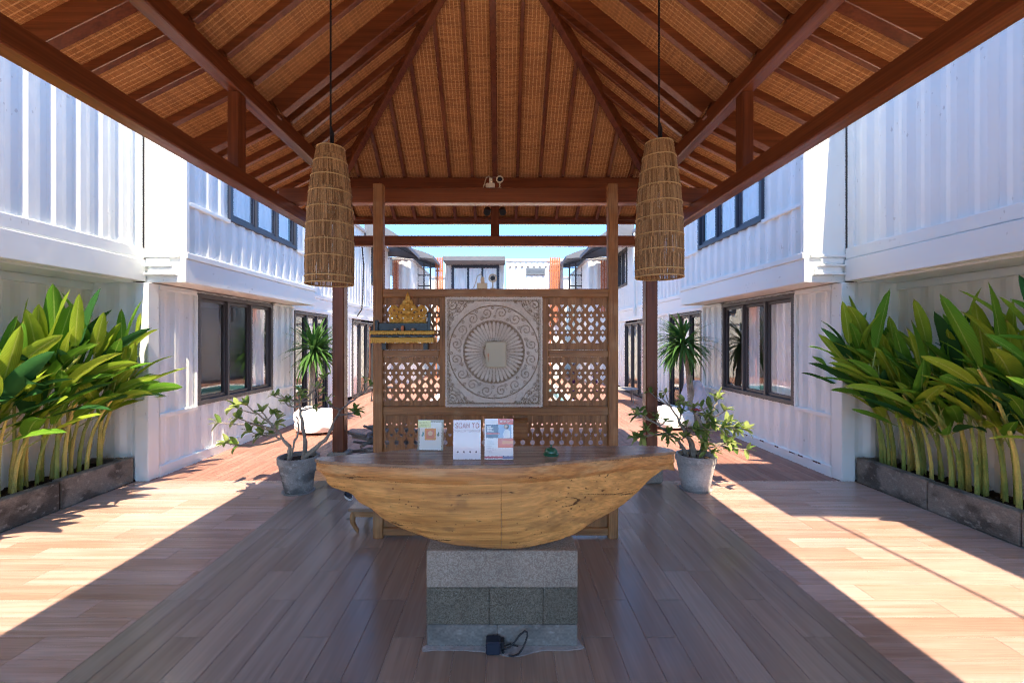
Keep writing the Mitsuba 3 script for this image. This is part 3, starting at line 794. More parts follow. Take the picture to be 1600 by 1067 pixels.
for x in xs:
    st = abs(x) + .03
    if st < HX - .1:
        tp = (x, R1 + st, zroof(st)); pt = (x, PY1, ZP)
    else:
        tp = None; pt = (x, R1 + max(st, HX), zroof(max(st, HX)))
    if st > HX + EO - .15: continue
    ev = (x, PY1 + EO - .02, zroof(HX + EO - .02))
    rafter(tp, pt, ev, .07 if x == 0 else .042, .10 if x == 0 else .075, 'teak_y')
# woven mats, one per bay, sagging a little between the rafters
def mat_bay(a0, a1, far, sx, seed):
    """Bay from a0 to a1 along the eave; rows run from ridge or hip down to the eave."""
    r = np.random.default_rng(seed)
    nu, sag = 7, r.uniform(.014, .030)
    sd = np.array(sorted(set(np.round(np.concatenate([np.linspace(0, HX, 15), np.linspace(HX, HX + EO, 6)]), 4))))
    V, UV = [], []
    for i in range(nu):
        a = a0 + (a1 - a0) * i / (nu - 1)
        lo = abs(a) if far else hip_s(a)
        for s_ in sd:
            q = max(s_, lo)
            z = zroof(q) - sag * math.sin(math.pi * i / (nu - 1)) * (.7 + .3 * math.sin(q * 3.1 + seed)) 
            V.append((a, R1 + q, z) if far else (sx * q, a, z))
            UV.append((a + seed * .013, q * 1.25))
    F = grid(nu, len(sd))
    if not far and sx > 0: F = F[:, ::-1]
    part(pav, 'roof_mat', (np.array(V), F), 'woven_mat', True, np.array(UV))
n = 0
ysm = [R0 - .2] + ys + [6.12, 6.38, PY1 + EO]
for sx in (-1, 1):
    for a, b in zip(ysm[:-1], ysm[1:]):
        n += 1; mat_bay(a, b, False, sx, n)
xsm = [x for x in xs if abs(x) < HX + EO]
xsm = [-(HX + EO)] + xsm + [HX + EO]
for a, b in zip(xsm[:-1], xsm[1:]):
    if b - a > .02: n += 1; mat_bay(a, b, True, 1, n)
# outer roof covering over all four slopes
rc = []
for off in (.05, .16):
    def P(x, y, sd): return (x, y, zroof(sd) + off)
    e, h = HX + EO + .02, HX
    for sx in (-1, 1):
        q = [P(0, R0, 0), P(0, R1, 0), P(sx * h, PY1, h), P(sx * h, PY0, h)]
        rc.append((np.array(q), np.array([[0, 1, 2], [0, 2, 3]])))
        q = [P(sx * h, PY0, h), P(sx * h, PY1, h), P(sx * e, R1 + e, e), P(sx * e, R0 - e, e)]
        rc.append((np.array(q), np.array([[0, 1, 2], [0, 2, 3]])))
    for ap, sy in ((R1, 1), (R0, -1)):
        q = [P(0, ap, 0), P(-h, ap + sy * h, h), P(h, ap + sy * h, h)]
        rc.append((np.array(q), np.array([[0, 1, 2]])))
        q = [P(-h, ap + sy * h, h), P(h, ap + sy * h, h), P(e, ap + sy * e, e), P(-e, ap + sy * e, e)]
        rc.append((np.array(q), np.array([[0, 1, 2], [0, 2, 3]])))
part(pav, 'roof_covering', cat(rc), 'roof_cover')
ZE = zroof(HX + EO)
for sx in (-1, 1):
    part(pav, 'fascia_board', box(sx * (HX + EO) - .016, sx * (HX + EO) + .016, R0 - HX - EO - .016, R1 + HX + EO + .016, ZE - .11, ZE + .19, .004), 'teak_y')
for yy in (R0 - HX - EO, R1 + HX + EO):
    part(pav, 'fascia_board', box(-HX - EO + .0165, HX + EO - .0165, yy - .016, yy + .016, ZE - .11, ZE + .19, .004), 'teak_x')
part(pav, 'batten', box(-HX - EO + .05, HX + EO - .05, R1 + HX + EO - .06, R1 + HX + EO - .02, ZE - .06, ZE - .015, .004), 'teak_x')

# spot lights on the far stub post, emergency lights
for sx in (-1, 1):
    sp = thing('spot_light', f'small black spot light on the {"left" if sx < 0 else "right"} side of the far roof post', 'spot light')
    part(sp, 'body', tube([(sx * .10, 5.86, 3.60), (sx * .105, 5.78, 3.545)], .045, 14), 'black_plastic', 40)
    part(sp, 'bracket', box(min(sx * .056, sx * .10), max(sx * .056, sx * .10), 5.84, 5.88, 3.585, 3.615), 'black_plastic')
def emergency(x, y, z, label, sc):
    e = thing('emergency_light', label, 'emergency light')
    part(e, 'case', box(x - .052 * sc, x + .040 * sc, y, y + .06 * sc, z, z + .052 * sc, .004), 'lamp_ivory')
    h = part(e, 'lamp_head', cat([box(x - .018 * sc, x + .014 * sc, y, y + .03 * sc, z + .054 * sc, z + .105 * sc, .004)]), 'lamp_ivory')
    part(e, 'cord', tube([(x + .005, y + .03, z + .10 * sc), (x - .02 * sc, y + .04, z + .135 * sc), (x - .05 * sc, y + .05, z + .12 * sc), (x - .07 * sc, y + .05, z + .05 * sc), (x - .085 * sc, y + .05, z + .01)], .004, 5), 'lamp_ivory')
    st = part(e, 'stand', cat([tube([(x + .09 * sc, y + .03, z), (x + .09 * sc, y + .03, z + .09 * sc)], .006, 6), tube([(x + .09 * sc, y + .03, z), (x + .09 * sc, y + .03, z + .008)], .025 * sc, 12)]), 'lamp_ivory')
    th = np.linspace(0, 2 * np.pi, 25)
    ring = np.stack([x + .09 * sc + .032 * sc * np.cos(th), np.full(25, y + .03), z + .098 * sc + .032 * sc * np.sin(th)], 1)
    part(e, 'lamp_head', tube(ring, .007 * sc, 8, False), 'lamp_ivory', 40)
    part(e, 'lens', tube([(x + .09 * sc, y + .035, z + .098 * sc), (x + .09 * sc, y + .022, z + .098 * sc)], .022 * sc, 14), 'black_plastic')
emergency(-.02, 4.47, 3.416, 'ivory emergency light with a round lamp head on the cross beam', 1.0)
emergency(-.09, 4.16, 2.362, 'ivory emergency light with a round lamp head on top of the carved screen', 1.05)

# pendant lamps
def pendant(cx, cy, ztop, zbot, label, tilt):
    k = thing('pendant_lamp', label, 'lamp', 'tall woven reed pendant lamps')
    H = ztop - zbot
    prof = lambda t: np.interp(t, [0, .12, .28, .45, .65, .85, 1], [.088, .108, .130, .146, .153, .156, .153])
    def pt(t, a, dr_=0.0):
        rr = prof(t) + dr_
        return np.array([cx + rr * math.cos(a) + tilt * t * H, cy + rr * math.sin(a), ztop - t * H])
    r = np.random.default_rng(int(abs(cx) * 1000))
    sticks = []
    N = 235
    for i in range(N):
        if r.random() < .03: continue
        a = 2 * np.pi * i / N + r.normal(0, .006)
        pts = [pt(t, a + r.normal(0, .003), r.normal(0, .0012)) for t in np.linspace(0, 1 - max(0, r.normal(0, .002)), 8)]
        sticks.append(tube(pts, r.uniform(.0017, .0029), 4, False))
    part(k, 'reed', cat(sticks), 'reed', True, stuff=True)
    for t in (0, .11, .22, .335, .455, .57, .69, .805, .945, .995):
        th = np.linspace(0, 2 * np.pi, 33)
        part(k, 'hoop', tube([pt(t, a, .003) for a in th], .0038 if t < .9 else .0052, 6, False), 'hoop', True)
    bx = cx + tilt * H * .45
    b = part(k, 'bulb', lathe([(.0, -.11), (.028, -.10), (.036, -.07), (.028, -.035), (.014, -.01), (.013, .0)], 16, (bx, cy, ztop - H * .36)), 'bulb_white', 50)
    part(k, 'socket', tube([(bx, cy, ztop - H * .36), (bx, cy, ztop - H * .29)], .018, 10), 'black_plastic')
    zr = zroof(abs(cx)) - .09
    part(k, 'cord', tube([(bx, cy, ztop - H * .29), (cx, cy, ztop), (cx, cy, zr)], .0065, 6), 'black_plastic')
    part(k, 'hook', tube([(cx + .012, cy, ztop + .02), (cx + .016, cy, ztop + .10), (cx, cy, ztop + .15)], .008, 6), 'black_plastic')
pendant(-1.072, 3.0, 3.175, 2.255, 'tall woven reed pendant lamp hanging on the left of the counter', -.008)
pendant(1.158, 3.0, 3.21, 2.30, 'tall woven reed pendant lamp hanging on the right of the counter', .002)

# ---------------------------------------------------------------- carved screen behind the counter
SY = 4.17
scr = thing('screen', 'brown wooden screen with fretwork panels standing behind the boat counter', 'screen')
XL, XR = -1.127, 1.19
for a, lab in ((XL, 'left'), (XR - .092, 'right')):
    part(scr, 'post', box(a, a + .092, SY, SY + .09, 0, 3.36, .007), 'old_wood_z')
xl, xr = XL + .092, XR - .092
def rail(z0, z1, a=xl, b=xr, d=0.0):
    part(scr, 'rail', box(a, b, SY + .008 + d, SY + .075, z0, z1, .005), 'old_wood_x')
part(scr, 'rail', box(xl, xr, SY - .004, SY + .086, 2.282, 2.362, .006), 'old_wood_x')
rail(1.165, 1.25)
rail(.03, .10)
ixl, ixr = -.50, .532
for a, b in ((ixl, ixl + .058), (ixr - .058, ixr)):
    part(scr, 'stile', box(a, b, SY + .006, SY + .078, 1.251, 2.281, .005), 'old_wood_z')
rail(1.715, 1.782, xl, ixl - .001)
rail(1.715, 1.782, ixr + .001, xr)

def dia(x, y, w, h): return Polygon([(x - w / 2, y), (x, y - h / 2), (x + w / 2, y), (x, y + h / 2)])
def heart(x, y, w, h, up=1):
    """Tear shaped cut-out, its tip on the side of up."""
    t = np.linspace(0, 2 * np.pi, 28, endpoint=False)
    px = w / 2 * np.sin(t) ** 3
    py = (13 * np.cos(t) - 5 * np.cos(2 * t) - 2 * np.cos(3 * t) - np.cos(4 * t)) / 29 * h
    return Polygon(np.stack([x + px, y - up * py], 1)).buffer(0)
def tri(x, y, w, h, up=1): return Polygon([(x - w / 2, y - up * h / 2), (x + w / 2, y - up * h / 2), (x, y + up * h / 2)])
def fret(x0, x1, z0, z1, pitch, seam0):
    """Vertical planks with cut-outs centred on seams and plank middles."""
    zc, H = (z0 + z1) / 2, z1 - z0
    cuts = []
    k = -1
    while seam0 + k * pitch < x1 + pitch:
        xs_ = seam0 + k * pitch
        cuts += [heart(xs_, zc + .142, .064, .070, 1), dia(xs_, zc + .082, .030, .034), heart(xs_, zc + .036, .058, .060, -1), heart(xs_, zc - .036, .058, .060, 1), dia(xs_, zc - .082, .030, .034), heart(xs_, zc - .142, .060, .072, -1)]
        xm = xs_ + pitch / 2
        cuts += [tri(xm, zc + .165, .044, .034, -1), dia(xm, zc + .084, .028, .034), dia(xm, zc, .036, .066), dia(xm, zc - .084, .028, .034), tri(xm, zc - .165, .044, .034, 1)]
        k += 1
    planks(x0, x1, z0, z1, pitch, seam0, cuts)
def planks(x0, x1, z0, z1, pitch, seam0, cuts):
    U = shapely.union_all(cuts)
    k = math.floor((x0 - seam0) / pitch)
    while seam0 + k * pitch < x1:
        a, b = max(x0, seam0 + k * pitch) + .0008, min(x1, seam0 + (k + 1) * pitch) - .0008
        k += 1
        if b - a < .004: continue
        g = sbox(a, z0, b, z1).difference(U)
        part(scr, 'plank', xz(prism(g, .018), SY + .03 + .003 * (k % 2)), 'old_wood_z')
for z0, z1 in ((1.784, 2.280), (1.252, 1.713)):
    fret(xl + .001, ixl - .001, z0, z1, .1115, xl + .062)
    fret(ixr + .001, xr - .001, z0, z1, .1115, ixr + .075)
cuts = []
for k in range(30):
    x = xl + .03 + k * .0925; xm = x + .046
    cuts += [dia(x, 1.075, .022, .026), dia(xm, 1.085, .016, .02), heart(x, 1.02, .040, .062, -1), dia(x, .985, .010, .03), dia(x, .945, .016, .024), Point(x, .905).buffer(.024, 8), dia(x, .868, .016, .02), heart(xm, .975, .034, .036, -1),
             dia(xm, .80, .03, .05), heart(x, .62, .05, .06, 1), dia(xm, .62, .03, .05)]
planks(xl + .001, xr - .001, .102, 1.163, .0925, xl + .03, cuts)
# board fixed low on the screen, right of the middle
bd = thing('wooden_box', 'small dark wooden box on the counter side of the screen', 'box')
part(bd, 'body', box(.155, .33, 4.06, SY + .028, .97, 1.125, .006), 'old_wood_x')
part(bd, 'lid', box(.150, .335, 4.055, SY + .028, 1.126, 1.14, .004), 'old_wood_x')

# carved square panel
def carving(x0, x1, z0, z1, y):
    nu, nv = 330, 345
    u, v = np.meshgrid(np.linspace(0, 1, nu), np.linspace(0, 1, nv), indexing='ij')
    Wd, Hd = x1 - x0, z1 - z0
    X, Z = (u - .5) * Wd, (v - .5) * Hd
    R, A = np.hypot(X, Z * .97), np.arctan2(Z * .97, X)
    Ro, Ri, Rc = .466 * Wd, .316 * Wd, .105 * Wd
    g = lambda d, w: np.exp(-(d / w) ** 2)
    h = np.zeros_like(X)
    dep = -.012
    h += dep * g(R - Ro, .0042) + dep * g(R - Ri, .0042)
    # petals
    npet = 42
    inn = (R < Ri - .006)
    ph = np.abs(((A / (2 * np.pi) * npet) % 1) - .5)
    pw = .30 + .12 * np.clip((R - Rc) / (Ri - Rc), 0, 1)
    edge = (.5 - ph) * 2 * np.pi * R / npet
    h += np.where(inn, dep * .7 * g(edge, .0029) * (R > Rc), 0)
    tipd = R - (Ri - .030 - .020 * (1 - (2 * ph) ** 2))
    tip = R - (Ri - .010 - .026 * (2 * (.5 - ph) < .55) * (1 - np.sqrt(np.clip(1 - (2 * ph) ** 2, 0, 1))) * 2.2)
    h += np.where((R < Ri) & (tip > 0), dep * .7, 0)
    h += dep * g(R - Rc, .004)
    # ring of scrolls
    def scroll(cx, cz, rad, turn, a0):
        dx, dz = X - cx, Z - cz
        r_, a_ = np.hypot(dx, dz), np.arctan2(dz, dx) * turn + a0
        sp = ((r_ / rad * 1.7 - a_ / (2 * np.pi)) % 1)
        line = np.minimum(sp, 1 - sp) * rad / 1.7
        return np.where(r_ < rad, dep * g(line, .0031), 0)
    nr = 16
    Rm = (Ro + Ri * 1.045) / 2; rad = (Ro - Ri * 1.045) / 2 * .86
    for i in range(nr):
        a = 2 * np.pi * (i + .5) / nr
        h = np.minimum(h, scroll(Rm * math.cos(a), Rm * math.sin(a) / .97, rad, 1 if i % 2 else -1, a))
        for q in (-.24, .24):
            aa = a + 2 * np.pi / nr * .5 + q * .12
            rr = Rm + (rad * .75 if q > 0 else -rad * .75)
            d = np.hypot(X - rr * math.cos(aa), Z - rr * math.sin(aa) / .97)
            h = np.minimum(h, dep * g(d - .011, .0026))
    for sx in (-1, 1):
        for sz in (-1, 1):
            for (fx, fz, rr, tt) in ((.425, .43, .050, 1), (.34, .455, .030, -1), (.45, .34, .030, -1), (.27, .465, .022, 1), (.462, .265, .022, 1), (.37, .38, .026, -1), (.30, .43, .020, 1), (.43, .30, .020, -1), (.225, .462, .016, -1), (.458, .215, .016, 1)):
                h = np.minimum(h, scroll(sx * fx * Wd, sz * fz * Hd, rr, tt * sx * sz, 1.0))
            for k in range(4):
                d = np.hypot(X - sx * .5 * Wd, Z - sz * .5 * Hd) - (.10 + .032 * k)
                h = np.minimum(h, np.where(R > Ro + .012, dep * .75 * g(d, .0026), 0))
    bd_ = np.minimum(np.minimum(X + Wd / 2, Wd / 2 - X), np.minimum(Z + Hd / 2, Hd / 2 - Z))
    h = np.where(bd_ < .030, 0, h)
    h = np.minimum(h, dep * g(bd_ - .030, .003)); h = np.minimum(h, dep * .7 * g(bd_ - .018, .0025))
    beads = ((X + Z) / .011) % 1
    h = np.minimum(h, np.where((bd_ > .019) & (bd_ < .029), dep * .6 * (beads < .3), 0))
    h = h + .0022 * (meshkit.noise(np.stack([X * 160, Z * 160, X * 0], -1), 4) - .5)
    V = np.stack([X + (x0 + x1) / 2, y - h, Z + (z0 + z1) / 2], -1).reshape(-1, 3)
    back = box(x0, x1, y + .016, y + .030, z0, z1)
    sides = cat([box(x0 - .004, x0, y, y + .03, z0, z1), box(x1, x1 + .004, y, y + .03, z0, z1), box(x0, x1, y, y + .03, z1, z1 + .004), box(x0, x1, y, y + .03, z0 - .004, z0)])
    F = grid(nu, nv)
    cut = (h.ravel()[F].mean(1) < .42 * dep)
    return (V, F[~cut]), (V, F[cut]), cat([back, sides])
cp = thing('carved_panel', 'square whitewashed wood panel carved with a petal wheel and scrolls, in the screen', 'panel')
relief, grooves, bk = carving(ixl + .062, ixr - .062, 1.254, 2.279, SY - .012)
part(cp, 'relief', relief, 'carved_white', True)
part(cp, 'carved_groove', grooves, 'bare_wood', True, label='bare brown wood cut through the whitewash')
part(cp, 'backing', bk, 'carved_white')
eb = thing('meter_box', 'plain beige metal box fixed to the centre of the carved panel', 'box')
ex0, ex1, ez0, ez1 = -.058, .132, 1.625, 1.865
part(eb, 'case', box(ex0, ex1, SY - .105, SY - .010, ez0, ez1, .004), 'beige_metal')
dk = part(eb, 'door', box(ex0 + .006, ex1 - .006, SY - .113, SY - .106, ez0 + .006, ez1 - .006, .002), 'beige_metal')
part(dk, 'lock', cat([box(ex0 + .018, ex0 + .030, SY - .118, SY - .1132, ez0 + .10, ez0 + .128), box(ex0 + .022, ex0 + .026, SY - .117, SY - .1132, ez0 + .05, ez0 + .098)]), 'terracotta')

# shrine shelf
sh = thing('shrine_shelf', 'small black and gold carved shrine shelf on the left of the screen', 'shrine')
sxa, sxb, sy0 = -1.08, -.535, 3.98
part(sh, 'shelf', box(sxa, sxb, sy0, SY - .006, 1.905, 1.925, .003), 'black_lacquer')
for z0, z1, ov in ((1.850, 1.903, 0.012), (1.926, 1.962, .02)):
    n = 30; L = sxb - sxa + 2 * ov
    parts_ = [box(sxa - ov, sxb + ov, sy0 - ov + .006, SY - .006, z0 + .012, z1, .004)]
    for i in range(n):
        a = sxa - ov + L * i / n
        parts_.append(box(a + .001, a + L / n - .001, sy0 - ov, sy0 - ov + .008, z0 + .004 * (i % 2), z1 - .006, .003))
    part(sh, 'gold_molding', cat(parts_), 'gold', stuff=True)
part(sh, 'cabinet', cat([box(sxa + .04, sxb - .03, sy0 + .04, SY - .008, 1.963, 2.035, .004), box(sxa + .02, sxa + .05, sy0 + .02, sy0 + .06, 1.963, 2.06, .004), box(sxb - .05, sxb - .02, sy0 + .02, sy0 + .06, 1.963, 2.13, .004)]), 'black_lacquer')
part(sh, 'bracket', box(sxa + .06, sxa + .10, sy0 + .10, SY - .008, 1.79, 1.849), 'black_lacquer')
part(sh, 'bracket', box(sxb - .10, sxb - .06, sy0 + .10, SY - .008, 1.79, 1.849), 'black_lacquer')
cx = (sxa + sxb) / 2 + .035
half = [(0, 0), (.17, 0), (.172, .05), (.160, .07), (.178, .10), (.170, .13), (.150, .155), (.120, .165), (.098, .150), (.085, .125), (.075, .150), (.058, .175), (.050, .165), (.044, .195), (.030, .215), (.022, .205), (.020, .235), (.008, .262), (0, .285)]
out = Polygon([(x, y) for x, y in half] + [(-x, y) for x, y in half[::-1]]).buffer(0)
holes = []
for sg in (-1, 1):
    for (hx, hy, hr) in ((.125, .115, .016), (.060, .095, .013), (.100, .060, .011), (.145, .045, .010), (.035, .125, .009), (.150, .085, .008), (.045, .045, .009), (.085, .100, .008)):
        holes.append(affinity.rotate(affinity.scale(Point(sg * hx, hy).buffer(hr, 5), 1, .7), 35 * sg))
body = out.difference(shapely.union_all(holes))
bv, bf = prism(body, .016)
bm = trimesh.Trimesh(bv, bf, process=True)
bm = bm.subdivide_to_size(.016)
vv = np.array(bm.vertices); front = vv[:, 2] < .001
vv[:, 2] -= front * .010 * (meshkit.noise(np.stack([np.abs(vv[:, 0]) * 70, vv[:, 1] * 70, vv[:, 0] * 0], 1), 2) - .2)
part(sh, 'pediment', xz((vv + [cx, 2.036, 0], np.array(bm.faces)), sy0 + .07), 'gold', label='gilded openwork crest')
bos = [lathe([(.0, .012), (.02, .008), (.03, 0)], 10)]
for (hx, hy, rr) in ((0, .10, .030), (0, .17, .022), (-.13, .14, .016), (.13, .14, .016), (-.09, .03, .018), (.09, .03, .018), (0, .04, .020)):
    ic = trimesh.creation.icosphere(2)
    bos.append((np.array(ic.vertices) * [rr, .012, rr] + [cx + hx, sy0 + .068, 2.036 + hy], np.array(ic.faces)))
for q in bos[1:]: part(sh, 'boss', q, 'gold', 50)
for ox in (-.10, .06):
    part(sh, 'offering_cup', lathe([(.0, 0), (.018, .002), (.024, .02), (.02, .022), (0, .012)], 12, (cx + ox, sy0 + .02, 1.963)), 'silver', 50)
part(sh, 'incense_holder', lathe([(.0, 0), (.012, 0), (.016, .03), (.010, .045), (.0, .045)], 12, (cx - .035, sy0 + .015, 1.963)), 'terracotta', 50)

# bead strings hanging behind the screen
for xx, nm in ((.795, 'reddish purple bead string seen through the right fretwork, nearer the middle'), (1.005, 'purple bead string seen through the right fretwork, nearer the post')):
    bs = thing('bead_string', nm, 'bead string')
    part(bs, 'cord', tube([(xx, SY + .14, 1.76), (xx, SY + .14, 1.24)], .004, 5), 'purple')
    for i in range(9):
        ic = trimesh.creation.icosphere(2); z = 1.68 - i * .052
        rr = .022 if i % 3 else .030
        part(bs, 'bead', (np.array(ic.vertices) * [rr, rr, rr * .85] + [xx, SY + .14, z], np.array(ic.faces)), 'purple', True)
    part(bs, 'hook', box(xx - .008, xx + .008, SY + .076, SY + .15, 1.755, 1.765), 'black_plastic')

# ---------------------------------------------------------------- stone pedestal
ped = thing('pedestal', 'square grey stone pedestal under the boat counter', 'pedestal')
PX0, PX1, PF, PB = -.373, .557, 2.708, 3.30
def stone(name, x0, x1, z0, z1, m_, f=PF, b=PB):
    part(ped, name, box(x0, x1, f, b, z0, z1, .006), m_)
stone('capstone', PX0 + .001, PX1, .362, .588, 'stone_light')
stone('block', PX0, .0135, .1335, .3605, 'stone_dark', PF + .003)
stone('block', .0145, .343, .1335, .3605, 'stone_dark', PF + .001)
stone('block', .344, PX1, .1335, .3605, 'stone_dark', PF + .003)
stone('footing', PX0 + .002, .0615, 0, .131, 'footing_stone', PF + .004)
stone('footing', .063, PX1 - .002, 0, .131, 'footing_stone', PF + .002)
# cement smeared on the tiles round the foot
def smear(pts, name='mortar_smear'):
    g = Polygon(pts).buffer(.012).buffer(-.006)
    v, f = prism(g.simplify(.002), .003)
    v = np.array(v); v[:, 2] += .0005
    part(ped, name, (v, f), 'cement')
smear([(-.39, 2.70), (-.385, 2.67), (-.30, 2.685), (-.14, 2.68), (-.03, 2.67), (.06, 2.655), (.12, 2.63), (.20, 2.63), (.26, 2.655), (.34, 2.68), (.43, 2.682), (.49, 2.68), (.58, 2.695), (.59, 2.705), (.575, 2.72), (.558, 2.80), (.553, 2.72), (-.37, 2.72)])
ad = thing('power_adapter', 'dark blue power adapter with looped black cable at the foot of the pedestal', 'adapter')
part(ad, 'body', box(-.005, .083, 2.625, 2.70, .004, .082, .008), 'navy_plastic')
part(ad, 'plug', cat([box(.084, .106, 2.64, 2.69, .03, .075, .004), tube([(.095, 2.65, .02), (.10, 2.65, .005)], .008, 8)]), 'black_plastic')
tt = np.linspace(0, 1, 30)
lp = np.stack([.10 + .16 * np.sin(tt * math.pi) ** .8 * (1 - .15 * tt) + .07 * tt, 2.66 + .03 * np.sin(tt * 7) * .6 - .01 * tt, .03 + .085 * np.sin(tt * math.pi * 1.02) ** 1.2 - .022 * tt], 1)
lp = np.array([(.105, 2.655, .025), (.135, 2.655, .032), (.165, 2.66, .06), (.20, 2.668, .10), (.228, 2.672, .12), (.243, 2.672, .115), (.245, 2.665, .095), (.232, 2.66, .06), (.212, 2.65, .025), (.19, 2.635, .009), (.16, 2.62, .007), (.13, 2.625, .007)])
part(ad, 'cable', tube(lp, .0055, 7), 'black_plastic', True)
part(ad, 'cable', tube([(.105, 2.665, .035), (.14, 2.69, .03), (.19, 2.696, .012)], .004, 6), 'black_plastic', True)

# ---------------------------------------------------------------- boat counter
boat = thing('boat_counter', 'reception counter made from an old wooden boat hull on a stone pedestal', 'counter')
fx = np.array([-1.03, -.99, -.593, -.218, .149, .534, .959, 1.15, 1.205])
fy = np.array([2.67, 2.635, 2.56, 2.53, 2.545, 2.64, 2.775, 2.83, 2.85])
bx_ = np.array([-1.03, -.665, -.315, .16, .59, 1.113, 1.205])
by_ = np.array([2.70, 2.83, 2.975, 2.985, 2.985, 2.99, 2.90])
def smoothfit(xa, ya, x):
    from scipy.interpolate import PchipInterpolator
    return PchipInterpolator(xa, ya)(x)
kx = np.array([500, 504, 514, 532, 550, 562, 580, 600, 650, 675, 720, 783, 800, 850, 895, 925, 975, 1000, 1025, 1045, 1052, 1058]) 
kpy = np.array([732, 742, 758, 766, 772, 786, 797, 814, 836, 844, 852, 855, 855, 848, 837, 821, 796, 776, 754, 740, 728, 718.])
kd = 2.66 + .13 * np.clip((kx - 600) / 400, 0, 1) + .02 * np.clip((kpy - 820) / 36, 0, 1)
kx = (kx - 784) * kd / 690 + CAMX
kz = CAMZ - (kpy - 531) * kd / 690
ZT = 1.163
def hull_mesh(xa, xb, n, inset=.022):
    xs_ = np.linspace(xa, xb, n)
    yf, yb = smoothfit(fx, fy, np.clip(xs_, fx[0], fx[-1])) + inset, smoothfit(bx_, by_, np.clip(xs_, bx_[0], bx_[-1])) - inset
    yb = np.maximum(yb, yf + .004)
    zk = smoothfit(kx, kz, np.clip(xs_, kx[0], kx[-1]))
    nt = 33
    th = np.linspace(-np.pi / 2, np.pi / 2, nt)
    V = []
    for x, a, b, z in zip(xs_, yf, yb, zk):
        c, hb = (a + b) / 2, (b - a) / 2
        cc = np.cos(th); ss = np.sin(th)
        yy = c + hb * np.sign(ss) * np.abs(ss) ** .72
        dz = (ZT - .03 - z) * np.abs(cc) ** .95
        zz = ZT - .03 - dz
        V.append(np.stack([np.full(nt, x), yy, zz], 1))
    V = np.vstack(V); V = V + .006 * (meshkit.fbm(V * 7, 3, 5) - .5)[:, None] * np.array([0, 1, 1])
    F = grid(n, nt)
    caps = []
    base = 0
    for i, fl in ((0, True), (n - 1, False)):
        ids = i * nt + np.arange(nt)
        for q in range(1, nt - 1):
            t = [ids[0], ids[q], ids[q + 1]]
            caps.append(t if fl else t[::-1])
    tops = []
    for i in range(n - 1):
        a, b = i * nt, i * nt + nt - 1
        tops += [[a, b, b + nt], [a, b + nt, a + nt]]
    return V, np.vstack([F, np.array(caps), np.array(tops)])
XS = .086
part(boat, 'hull_half', hull_mesh(-1.03, XS - .0012, 70), 'boat_wood', 40)
part(boat, 'hull_half', hull_mesh(XS + .0012, 1.195, 70), 'boat_wood', 40)
xo = np.linspace(-1.035, 1.207, 60)
yo_f, yo_b = smoothfit(fx, fy, np.clip(xo, fx[0], fx[-1])), smoothfit(bx_, by_, np.clip(xo, bx_[0], bx_[-1]))
outline = Polygon(list(zip(xo, yo_f)) + list(zip(xo[::-1], yo_b[::-1]))).buffer(.006).simplify(.001)
def slab(g, z0, z1, edge=.006):
    """Plank with an eased upper edge."""
    a, b = prism(g, z1 - z0 - edge), None
    ring = np.array(g.exterior.coords)[:-1]; inn = g.buffer(-edge)
    v1, f1 = a; v1 = np.array(v1); v1[:, 2] += z0
    c = g.centroid; sc = np.array(ring) - [c.x, c.y]
    d = np.linalg.norm(sc, axis=1, keepdims=True)
    up = np.array(ring) - sc / d * edge
    nn = len(ring)
    V = np.vstack([np.column_stack([ring, np.full(nn, z1 - edge)]), np.column_stack([up, np.full(nn, z1)])])
    F = []
    for i in range(nn):
        j = (i + 1) % nn
        F += [[i, j, j + nn], [i, j + nn, i + nn]]
    t = trimesh.creation.extrude_polygon(Polygon(up), .001, engine='earcut')
    tv, tf = np.array(t.vertices), np.array(t.faces)
    tv[:, 2] += z1 - .001
    return cat([(v1, f1), (V, np.array(F)), (tv, tf)])
part(boat, 'top_board', slab(outline, 1.146, ZT, .004), 'boat_top')
# gunwale strake round the edge, tapering to the ends
gw = []
xg = np.linspace(-1.03, 1.20, 90)
yf, yb = smoothfit(fx, fy, np.clip(xg, fx[0], fx[-1])), smoothfit(bx_, by_, np.clip(xg, bx_[0], bx_[-1]))
th_ = .052 + .022 * np.cos((xg - .08) / 1.15 * np.pi / 2) + .004 * (meshkit.noise(np.stack([xg * 9, xg * 0, xg * 0], 1), 3) - .5)
for yy, sg in ((yf, 1), (yb, -1)):
    n = len(xg); rows = []
    rip = .004 * (meshkit.noise(np.stack([xg * 6, xg * 0, xg * 0 + sg], 1), 8) - .5)
    for (oy, oz) in ((0.004, 0), (0.0, .006), (.0, .35), (-.004, .6), (.001, 1.0), (.03, 1.0), (.03, 0)):
        z = 1.1455 - (oz if oz < .05 else oz * th_)
        rows.append(np.stack([xg, yy + sg * (oy + rip), z + 0 * xg], 1))
    V = np.stack(rows, 1).reshape(-1, 3); m_ = len(rows); F = grid(n, m_)
    gw.append((V, F if sg > 0 else F[:, ::-1]))
gw.append(box(1.175, 1.204, 2.84, 2.905, 1.09, 1.1455, .006))
part(boat, 'gunwale', cat(gw), 'boat_strake', 40)
